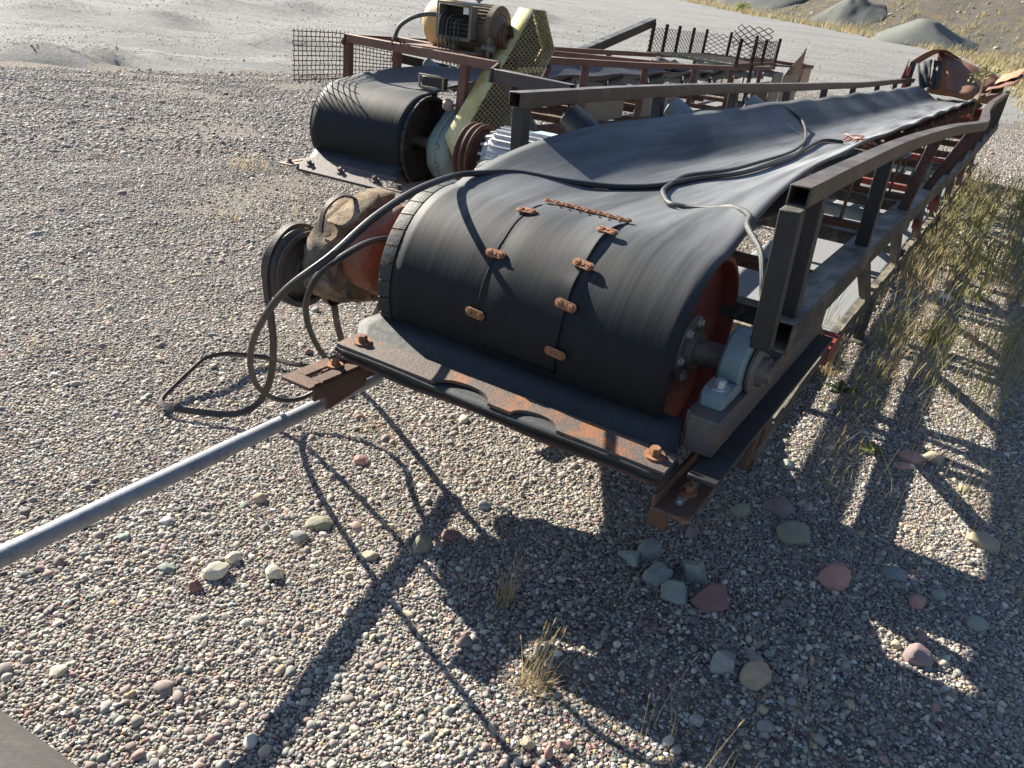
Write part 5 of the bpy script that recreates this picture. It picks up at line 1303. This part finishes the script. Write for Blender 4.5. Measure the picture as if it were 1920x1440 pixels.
RK = [  # points here and in the rail and cable tables worked out from image pixels
 ('largest cream boulder of the pair left of the long pipe shadow', -0.698, 1.527, 0.034, 0.027, 'cream', 0.3, 1),
 ('smaller cream stone touching behind the largest cream boulder', -0.676, 1.584, 0.021, 0.018, 'cream', 0.9, 1),
 ('white pitted stone standing alone right of the cream pair', -0.554, 1.549, 0.025, 0.021, 'cream', 0.1, 1),
 ('dark red angular stone just in front of the largest cream boulder', -0.720, 1.462, 0.020, 0.019, 'red', 0.5, 0),
 ('round green-grey cobble on the edge of the pipe shadow', -0.198, 1.733, 0.030, 0.032, 'olive', 1.2, 1),
 ('pale round pebble sunlit between the pipe shadow and scraper shadow', -0.041, 1.962, 0.018, 0.016, 'grey', 0.0, 1),
 ('long olive stone lying in sun below the pipe', -0.498, 1.777, 0.038, 0.016, 'olive', 0.6, 1),
 ('round grey stone beside the long olive stone', -0.538, 1.704, 0.025, 0.017, 'grey', 0.2, 1),
 ('pale egg-shaped stone below the middle of the pipe', -0.700, 1.857, 0.021, 0.017, 'tan', 0.0, 1),
 ('pink pebble in the sun under the scraper left end', -0.457, 2.123, 0.026, 0.018, 'pink', 0.1, 1),
 ('large flat olive boulder in shade right of the front foot', 0.938, 2.006, 0.058, 0.038, 'olive', -0.1, 1),
 ('large upright pink boulder alone in the shade', 0.993, 1.803, 0.044, 0.046, 'pink', 0.7, 1),
 ('wide purple boulder behind the large flat olive boulder', 0.928, 2.149, 0.051, 0.028, 'purple', 0.15, 1),
 ('flat dark red slab leaning on the green stone heap', 0.608, 1.645, 0.053, 0.022, 'red', 0.1, 0),
 ('big blocky grey boulder left of two in the lower shade', 0.599, 1.420, 0.047, 0.037, 'grey', 0.2, 0),
 ('big tan boulder right of two in the lower shade', 0.668, 1.390, 0.041, 0.036, 'tan', 0.8, 1),
 ('small flat pale stone resting behind the big tan boulder', 0.683, 1.452, 0.020, 0.012, 'grey', 0.2, 1),
 ('round purple-brown cobble below the sunlit slivers at right', 1.128, 1.534, 0.037, 0.034, 'purple', 0.4, 1),
 ('small bright pink stone in the sunlit sliver', 1.218, 1.756, 0.027, 0.021, 'pink', 0.2, 1),
 ('smooth blue-grey stone just above the sunlit sliver', 1.200, 1.873, 0.041, 0.022, 'slate', 0.1, 1),
 ('brown oblong boulder at the corner of the sunlit patch', 1.583, 2.100, 0.051, 0.028, 'tan', -0.3, 1),
 ('small orange-brown pebble left of the purple-brown cobble', 1.085, 1.573, 0.015, 0.014, 'tan', 0.0, 1),
 ('green pointed stone in shade near the right border', 1.356, 1.687, 0.029, 0.024, 'green', -0.5, 1),
 ('green round stone right of the small bright pink stone', 1.297, 1.803, 0.022, 0.020, 'green', 0.1, 1),
 ('pink-tan boulder left of the sunlit pair by the grass', 1.551, 2.610, 0.042, 0.026, 'pink', 0.0, 1),
 ('tan boulder right of the sunlit pair by the grass', 1.647, 2.632, 0.038, 0.026, 'tan', 0.3, 1),
 ('flat reddish stone in front of the sunlit pair', 1.494, 2.547, 0.034, 0.014, 'pink', 0.4, 1),
 ('grey-purple rock wedged under the right front foot', 0.605, 1.960, 0.030, 0.033, 'purple', 1.3, 0),
 ('long pale bluish stone on the sunlit gravel beyond the grass', 2.715, 4.910, 0.070, 0.030, 'cream', -0.2, 1),
 ('purple-grey cobble in shade beside the right chord', 2.269, 4.459, 0.055, 0.035, 'slate', 0.1, 1),
 ('pale blue pebble in the middle of the large sunlit patch', 1.771, 2.976, 0.022, 0.014, 'slate', 0.0, 1),
 ('left big slab of the green stone heap', 0.468, 1.728, 0.036, 0.044, 'slate', 0.9, 0),
 ('right big slab of the green stone heap', 0.574, 1.753, 0.042, 0.042, 'green', -0.5, 0),
 ('topmost flake at the back of the green stone heap', 0.466, 1.830, 0.038, 0.028, 'slate', 0.5, 0),
 ('front pale slab at the foot of the green stone heap', 0.506, 1.650, 0.043, 0.026, 'green', -0.3, 0),
 ('narrow leaning flake at the left of the green stone heap', 0.400, 1.795, 0.032, 0.018, 'green', -0.7, 0),
 ('striped tan pebble, left one of the pair at the bottom edge', 0.123, 1.131, 0.016, 0.014, 'tan', 0.4, 1),
 ('pink upright pebble beside the striped tan pebble at bottom', 0.168, 1.112, 0.012, 0.018, 'pink', 1.4, 1),
 ('blocky pink pebble, rightmost of the bottom edge group', 0.203, 1.140, 0.017, 0.015, 'pink', 0.1, 0),
 ('flat pale green pebble below the pipe near the left border', -0.820, 1.522, 0.021, 0.010, 'green', 0.0, 1),
 ('flat ochre pebble against the left border of the pipe shadow', -0.330, 1.668, 0.023, 0.012, 'tan', 0.3, 1),
 ('flat green disc pebble under the pipe at left', -0.985, 1.624, 0.019, 0.009, 'green', 0.0, 1),
 ('round pale grey pebble in the lower middle shade', 0.501, 1.242, 0.017, 0.015, 'grey', 0.1, 1),
 ('dark maroon flat stone beside the round green-grey cobble', -0.120, 1.800, 0.028, 0.014, 'red', 0.2, 1),
 ('small green stone sunk behind the feet of the right truss', 1.031, 2.446, 0.027, 0.020, 'green', 0.1, 1),
 ('grey flat stone in the shade by the second leg', 1.379, 3.005, 0.022, 0.016, 'grey', 0.1, 1),
 ('olive stone at the end of the front bracket', 0.790, 2.110, 0.034, 0.026, 'olive', 0.2, 1),
]
for i, (lab, x, y, rx, rz, mt, yaw, rd) in enumerate(RK):
    q_ = 1.3 if 'heap' in lab else 1.08
    x, y, rx, rz = x * KS, y * KS, rx * KS * q_, rz * KS * q_
    stone('stone', lab, x, y, rx, rz, mt, 40 + i, yaw, bool(rd), tilt=(0.5 if 'heap' in lab else 0))

# ====================================================================== GRASS AND WEEDS
def grass_mat(name, c1, c2):
    M, nt, b = base(name)
    oi = nt.nodes.new('ShaderNodeNewGeometry'); v = coords(nt, 'Object')
    n1 = nt.nodes.new('ShaderNodeTexWhiteNoise'); nt.links.new(oi.outputs['Random Per Island'], n1.inputs['Vector'])
    col = mixc(nt, oi.outputs['Random Per Island'], c1, c2)
    nt.links.new(col, b.inputs['Base Color']); b.inputs['Roughness'].default_value = 0.6
    b.inputs['Specular IOR Level'].default_value = 0.25
    tr = nt.nodes.new('ShaderNodeBsdfTranslucent'); nt.links.new(col, tr.inputs[0])
    ms = nt.nodes.new('ShaderNodeMixShader'); ms.inputs[0].default_value = 0.45
    nt.links.new(b.outputs[0], ms.inputs[1]); nt.links.new(tr.outputs[0], ms.inputs[2])
    nt.links.new(ms.outputs[0], nt.nodes['Material Output'].inputs[0]); return M
DRY = grass_mat('dry_straw', (0.30, 0.225, 0.115), (0.52, 0.425, 0.24))
GRN = grass_mat('yellow_green_grass', (0.16, 0.175, 0.055), (0.36, 0.335, 0.13))
LEAF = grass_mat('weed_leaf', (0.16, 0.20, 0.06), (0.28, 0.31, 0.11))
DKG = grass_mat('dark_green_weed', (0.035, 0.060, 0.022), (0.085, 0.115, 0.04))
def blade(mb, x, y, z, h, lean, az, w_, seg=4, curl=0.5, seed_head=False):
    d = Vector((math.sin(az), math.cos(az), 0)); sd = Vector((d.y, -d.x, 0)); vs = []
    for k in range(seg + 1):
        t = k / seg; p = Vector((x, y, z)) + Vector((0, 0, h * t * (1 - 0.25 * curl * lean * t))) + d * (lean * h * (t ** (1 + curl)))
        ww = w_ * (1 - 0.85 * t)
        vs += [p - sd * ww, p + sd * ww]
    mb.add(vs, [(2 * k, 2 * k + 1, 2 * k + 3, 2 * k + 2) for k in range(seg)])
    if seed_head:
        p = (vs[-1] + vs[-2]) / 2; q = (vs[-3] + vs[-4]) / 2; dd = (p - q).normalized(); hl = h * 0.13
        ww = max(w_ * 1.7, 0.0022)
        for s2 in (sd, sd.cross(dd).normalized()):
            mb.add([p - dd * hl * 0.2, p + dd * hl * 0.3 - s2 * ww, p + dd * hl, p + dd * hl * 0.3 + s2 * ww], [(0, 1, 2, 3)])
    return mb
def tuft(label, x, y, n, h, spread, lean, mat, seed, w_=0.0012, heads=0.5, cat='grass tuft', az0=None, group=None, name='grass_tuft', short=0):
    mb = MB(); r = random.Random(seed)
    for k in range(n):
        a = r.uniform(0, 6.28) if az0 is None else az0 + r.gauss(0, 0.5)
        rr = spread * math.sqrt(r.random()); b_ = r.uniform(0, 6.28)
        xx, yy = rr * math.cos(b_), rr * math.sin(b_)
        blade(mb, xx, yy, -0.004, h * r.uniform(0.55, 1.1), lean * r.uniform(0.3, 1.2), a, w_ * r.uniform(0.7, 1.2), 5, 0.7, r.random() < heads)
    for k in range(short):
        a = r.uniform(0, 6.28); rr = spread * 1.2 * math.sqrt(r.random()); b_ = r.uniform(0, 6.28)
        blade(mb, rr * math.cos(b_), rr * math.sin(b_), -0.004, h * r.uniform(0.10, 0.32), r.uniform(0.4, 1.6), a, w_, 3, 0.8)
    x, y = x * KS, y * KS
    o = mb.build(name, mat, None, 0, fix=False); o.location = (x, y, gz(x, y)); o.scale = (KS, KS, KS); tag(o, label, cat, group); return o
tuft('tall dry grass tuft with seed heads on the shadow edge in the foreground', 0.13, 1.290, 26, 0.155, 0.035, 0.35, DRY, 1, 0.0011, 0.75, az0=0.75, short=70)
tuft('fine dry grass tuft standing wholly in the big shadow', 0.047, 1.563, 30, 0.12, 0.03, 0.30, DRY, 2, 0.0009, 0.35, az0=0.5, short=60)
tuft('sparse straw stalks at the bottom edge right of centre', 0.40, 1.19, 6, 0.17, 0.05, 0.5, DRY, 3, 0.0011, 0.8, az0=0.4)
tuft('few straw stalks by the lower left of the roof-dark shade', 0.505, 1.075, 7, 0.16, 0.06, 0.6, DRY, 4, 0.0011, 0.6, az0=0.9)
tuft('thin tall straw between the two lower boulders and bottom edge', 0.72, 1.24, 5, 0.20, 0.04, 0.3, DRY, 5, 0.0010, 0.7, az0=0.2)
tuft('long bent straw left of the shaded grass tuft', -0.05, 1.55, 5, 0.16, 0.05, 0.8, DRY, 6, 0.0010, 0.5, az0=0.9)
tuft('straw stalks in front of the green stone heap', 0.33, 1.62, 5, 0.20, 0.05, 0.7, DRY, 7, 0.0010, 0.4, az0=0.7)
tuft('yellow straw bunch growing through the right bracket', 1.47, 3.36, 34, 0.26, 0.05, 0.35, DRY, 8, 0.0022, 0.2, az0=0.6)
tuft('yellow-green grass bunch between the right chords', 1.56, 3.93, 40, 0.38, 0.10, 0.5, GRN, 9, 0.0022, 0.2, az0=0.9)
tuft('weed stalks standing before the far conveyor scraper, left group', -1.50, 5.02, 8, 0.30, 0.10, 0.25, DRY, 11, 0.0020, 0.6, az0=0.3)
tuft('leaning weed stalks before the far conveyor scraper, middle group', -1.20, 4.86, 8, 0.30, 0.16, 0.6, DRY, 12, 0.0020, 0.8, az0=0.9)
tuft('weed stalks before the far conveyor scraper, right group by the cable', -0.86, 4.62, 9, 0.26, 0.10, 0.3, DRY, 13, 0.0020, 0.7, az0=0.2)
tuft('small dry tuft alone on the gravel at left of the reducer', -1.897, 4.725, 24, 0.10, 0.06, 0.7, DRY, 14, 0.0015, 0.1)
tuft('tiny dry tuft left of the V-belt on open gravel', -1.845, 2.677, 22, 0.06, 0.05, 0.8, DRY, 15, 0.0010, 0.1)
tuft('seeding stalk seen under the near rail beside the far truss', 1.30, 7.30, 10, 0.62, 0.05, 0.18, DRY, 16, 0.0040, 0.9, az0=0.5)
tuft('bushy dry tuft by the far conveyor shaft end', -2.30, 6.2, 50, 0.16, 0.16, 0.6, DRY, 17, 0.0020, 0.2)
def rosette(label, x, y, n, L, mat, seed):
    mb = MB(); r = random.Random(seed)
    for k in range(n):
        az = 2 * math.pi * k / n * 2.4 + r.uniform(-.2, .2); up = 0.25 + 0.75 * k / n
        d = Vector((math.cos(az), math.sin(az), up)).normalized(); sd = Vector((-math.sin(az), math.cos(az), 0)); vs = []; l_ = L * (1 - 0.5 * k / n) * r.uniform(0.8, 1.1)
        for q, wd in ((0, 0.08), (0.3, 0.17), (0.65, 0.20), (0.9, 0.10), (1.0, 0.0)):
            p = d * l_ * q - Vector((0, 0, 0.25 * l_ * q * q * (1 - up))); vs += [p - sd * wd * l_ + Vector((0, 0, .05 * l_ * wd * 5)), p, p + sd * wd * l_ + Vector((0, 0, .05 * l_ * wd * 5))]
        fs = []
        for q in range(4):
            i = 3 * q; fs += [(i, i + 1, i + 4, i + 3), (i + 1, i + 2, i + 5, i + 4)]
        mb.add(vs, fs)
    o = mb.build('weed', mat, None, 40, fix=False); x, y = x * KS, y * KS; o.scale = (KS, KS, KS); o.location = (x, y, gz(x, y) + 0.004); tag(o, label, 'weed'); return o
rosette('bright yellow-green leafy weed in the sunlit patch at right', 2.248, 4.007, 16, 0.13, LEAF, 3)
rosette('small green weed sprig in the shade by the sunlit boulders', 1.408, 2.632, 14, 0.07, LEAF, 4)
rosette('large-leaved weed inside the right truss behind the second post', 1.42, 4.02, 9, 0.20, LEAF, 5)
rosette('dark leafy weed at the foot of the box bracket', 1.47, 3.18, 10, 0.10, DKG, 6)

def field(name, label, mats, rng_seed, specs):
    """ground cover too dense to count: blades scattered by area, one object"""
    mb = MB(); r = random.Random(rng_seed); mi = []
    for (n, fx, hmin, hmax, lean, w_, mt, hd) in specs:
        for k in range(n):
            x, y = fx(r); f0 = len(mb.f)
            blade(mb, x, y, gz(x, y) - 0.004, r.uniform(hmin, hmax), lean * r.uniform(0.2, 1.2), r.uniform(0, 6.28) if r.random() < 0.35 else r.gauss(0.8, 0.6), w_ * r.uniform(0.6, 1.3), 3, 0.7, r.random() < hd)
            mi += [mt] * (len(mb.f) - f0)
    o = mb.build(name, mats[0], None, 0, fix=False)
    for m_ in mats[1:]: o.data.materials.append(m_)
    o.data.polygons.foreach_set('material_index', mi); tag(o, label, 'grass', kind='stuff'); return o
def strip(a0, a1, b0, b1, clump=0.0, n_cl=40, seed=0):
    cl = random.Random(seed); cs = [(cl.uniform(a0, a1), cl.uniform(b0, b1)) for _ in range(n_cl)]
    def f(r):
        if r.random() < clump:
            c = r.choice(cs); a, b = c[0] + r.gauss(0, 0.06), c[1] + r.gauss(0, 0.05)
        else: a, b = r.uniform(a0, a1), r.uniform(b0, b1)
        p = near_w(a, b, 0); return p.x * KS, p.y * KS
    return f
field('dry_grass', 'sparse straw growing on the gravel beside the right truss', [DRY, GRN], 5, [
    (520, strip(0.2, 2.6, -1.75, -0.70, 0.7, 30, 1), 0.08, 0.30, 0.55, 0.0015, 0, 0.45),
    (420, strip(0.4, 2.8, -2.0, -0.75, 0.85, 22, 2), 0.10, 0.34, 0.7, 0.0019, 1, 0.1),
    (800, strip(1.6, 4.4, -2.0, -0.62, 0.75, 50, 3), 0.10, 0.40, 0.6, 0.0024, 0, 0.3),
    (600, strip(1.6, 5.0, -2.2, -0.62, 0.8, 40, 4), 0.10, 0.38, 0.6, 0.0032, 1, 0.1)])
field('tall_grass', 'yellow-green grass along the far half of the near conveyor', [DRY, GRN, DKG], 6, [
    (1150, strip(3.6, 9.5, -2.1, -0.62, 0.75, 70, 5), 0.12, 0.50, 0.65, 0.0045, 0, 0.3),
    (800, strip(3.6, 9.0, -2.0, -0.62, 0.8, 60, 6), 0.12, 0.50, 0.6, 0.0062, 1, 0.1),
    (260, strip(4.5, 9.0, -1.6, -0.62, 0.8, 16, 7), 0.10, 0.45, 0.6, 0.005, 2, 0.0),
    (1700, strip(5.0, 13.0, -4.0, -1.4, 0.85, 60, 8), 0.06, 0.30, 0.7, 0.005, 0, 0.2)])
def yardf(r):
    while True:
        x, y = r.uniform(-6, 1.8), r.uniform(2.9, 13)
        if abs(math.atan2(x, y)) < 0.75: return x, y
def front_clump(r):
    c = [(-0.40, 2.30), (-0.55, 2.35), (-0.20, 2.10), (-0.75, 2.55), (-0.9, 2.7), (-0.3, 1.75), (0.35, 1.95), (-0.5, 1.65), (0.15, 1.25), (0.75, 2.0), (0.65, 2.05), (-1.0, 3.0)]
    q = r.choice(c); return KS * q[0] + r.gauss(0, 0.07), KS * q[1] + r.gauss(0, 0.07)
field('straw_litter', 'fine dead straw scattered over the gravel', [DRY], 7, [
    (500, front_clump, 0.02, 0.09, 1.6, 0.0007, 0, 0.1), (360, yardf, 0.02, 0.07, 1.2, 0.0012, 0, 0.1)])
# small sapling by the tail
sp = tag(empty('weed_sapling', near_w(9.3, -0.44, 0.86)), 'thin yellowing sapling growing beside the rusted tail hood', 'weed')
MB().sweep(smoothpts([(0, 0, -0.75), (0, 0, 0), (0.01, 0.01, 0.2), (0, 0, 0.36), (-0.03, 0.02, 0.52)], 4), 0.012, 6).sweep([(0, 0.0, 0.32), (0.10, 0.02, 0.47)], 0.007, 5).sweep([(0, 0.0, 0.26), (-0.10, 0.02, 0.36)], 0.006, 5).build('stem', DRY, sp)
r_ = random.Random(3)
mb = MB()
for k in range(46):
    c = r_.choice([(-0.03, 0.02, 0.52), (0.10, 0.02, 0.47), (-0.10, 0.02, 0.36), (0, 0, 0.42)]); p = Vector(c) + Vector((r_.gauss(0, .035), r_.gauss(0, .035), r_.gauss(0, .03)))
    u_ = Vector((r_.gauss(0, 1), r_.gauss(0, 1), r_.gauss(0, 1))).normalized() * 0.035; v_ = u_.orthogonal().normalized() * 0.014
    mb.add([p - u_, p + v_, p + u_, p - v_], [(0, 1, 2, 3)])
tag(mb.build('foliage', LEAF, sp, 0, fix=False), kind='stuff')

# ====================================================================== BACKGROUND
def pile(label, x, y, r, h, seed, mat, sx=1.0):
    rows = []; n = 64
    for i in range(26):
        q = i / 25; row = []
        for k in range(n + 1):
            th = 2 * math.pi * k / n; rr = r * q * (1 + 0.10 * math.sin(2 * th + seed) + 0.06 * math.sin(5 * th + 2 * seed))
            px, py = rr * math.cos(th) * sx, rr * math.sin(th)
            hh = h * (1 - q) * (1 if q > 0.18 else 1 - 0.5 * (0.18 - q)) - 0.25 * h * max(0, 0.15 - q) + 0.05 * h * math.sin(3 * th + seed) * q * (1 - q) * 4
            row.append(Vector((px, py, gz(x + px, y + py) - gz(x, y) + hh + 0.02 * r * float(fbm(px * 1.0, py * 1.0, 2.0, seed)) * (1 - q) - (0.06 if i == 25 else 0))))
        rows.append(row)
    o = MB().grid(rows).build('gravel_pile', mat, None, 60); o.location = (x, y, gz(x, y)); tag(o, label, 'gravel pile', 'stockpiles along the foot of the slope'); return o
def pile_mat(nm, c1, c2):
    M, nt, b = base(nm); v = coords(nt, 'Object')
    f = noise(nt, v, 30, 6, 0.75); g = noise(nt, v, 2.0, 5, 0.65)
    col = ramp(nt, f, [(0.3, c1), (0.7, c2)]); col = mixc(nt, mathn(nt, 'MULTIPLY', step(nt, g, 0.4, 0.65), 0.4), col, c1)
    nt.links.new(col, b.inputs['Base Color']); b.inputs['Roughness'].default_value = 0.95; b.inputs['Specular IOR Level'].default_value = 0.15
    bump(nt, b, f, 0.05, 0.9); return M
PMAT = pile_mat('crushed_grey_green_stone', (0.135, 0.143, 0.13), (0.205, 0.212, 0.195))
PMAT2 = pile_mat('crushed_grey_stone', (0.105, 0.108, 0.10), (0.165, 0.168, 0.158))
pile('smooth wide grey-green gravel pile, nearest of the stockpiles', 22.3, 52.5, 3.1, 1.55, 1, PMAT, 1.0)
pile('smaller grey gravel pile behind the wide grey-green one', 20.9, 62.5, 2.4, 1.5, 3, PMAT2, 1.0)
pile('dark weathered rubble mound half hidden behind the small pile', 17.5, 73.0, 4.2, 2.3, 5, PMAT2, 1.2)
# rubble and tussocks over the bank
def bank_points(n, seed):
    r = np.random.default_rng(seed); y = r.uniform(9, 95, 6 * n); d = np.abs(r.exponential(9.0, 6 * n)) - 0.6
    x = edge_x(y) + d; k = (np.degrees(np.arctan2(x, y)) < 48); return x[k][:n], y[k][:n]
x, y = bank_points(7000, 3); s = 0.05 * np.exp(rng.normal(0, 0.55, len(x))); s = np.minimum(s, 0.28)
instance_stones('rubble', 'angular broken stones strewn over the slope beyond the road', x, y, s, -0.1)
x, y = bank_points(1500, 8)
def bank_fx(r): i = r.randrange(len(x)); return float(x[i]) + r.gauss(0, .18), float(y[i]) + r.gauss(0, .18)
field('bank_grass', 'golden dry grass and low scrub along the foot of the slope', [DRY, GRN, DKG], 11, [(9000, bank_fx, 0.15, 0.55, 0.6, 0.022, 0, 0.0), (2500, bank_fx, 0.15, 0.5, 0.6, 0.024, 1, 0.0), (700, bank_fx, 0.2, 0.6, 0.6, 0.03, 2, 0.0)])
def verge(r):
    y_ = r.uniform(13, 80); return float(edge_x(y_)) + r.gauss(0.2, 0.5), y_
field('verge_grass', 'thin strip of dry yellow grass along the road edge', [DRY, GRN], 12, [(3600, verge, 0.10, 0.35, 0.6, 0.016, 0, 0.0), (600, verge, 0.10, 0.3, 0.6, 0.018, 1, 0.0)])
r_ = random.Random(21)
mb = MB()
for k in range(420):
    d_ = Vector((r_.gauss(0, 1), r_.gauss(0, 1), abs(r_.gauss(0, 1)))).normalized(); p_ = d_ * r_.uniform(0.3, 0.75); p_.z *= 0.9
    u_ = Vector((r_.gauss(0, 1), r_.gauss(0, 1), r_.gauss(0, 1))).normalized() * 0.10; v_ = u_.orthogonal().normalized() * 0.035
    mb.add([p_ - u_, p_ + v_, p_ + u_, p_ - v_], [(0, 1, 2, 3)])
sh = tag(empty('shrub', (13.8, 65.0, gz(13.8, 65.0) + 0.05)), 'small yellow-green bush on the road edge left of the dark mound', 'shrub')
tag(mb.build('foliage', LEAF, sh, 0, fix=False), kind='stuff')
st = MB()
for k in range(7):
    a_ = k * 0.9; st.sweep([(0, 0, -0.1), (0.2 * math.cos(a_), 0.2 * math.sin(a_), 0.3), (0.4 * math.cos(a_), 0.4 * math.sin(a_), 0.55)], 0.015, 5)
tag(st.build('stem', DRY, sh), kind='stuff')
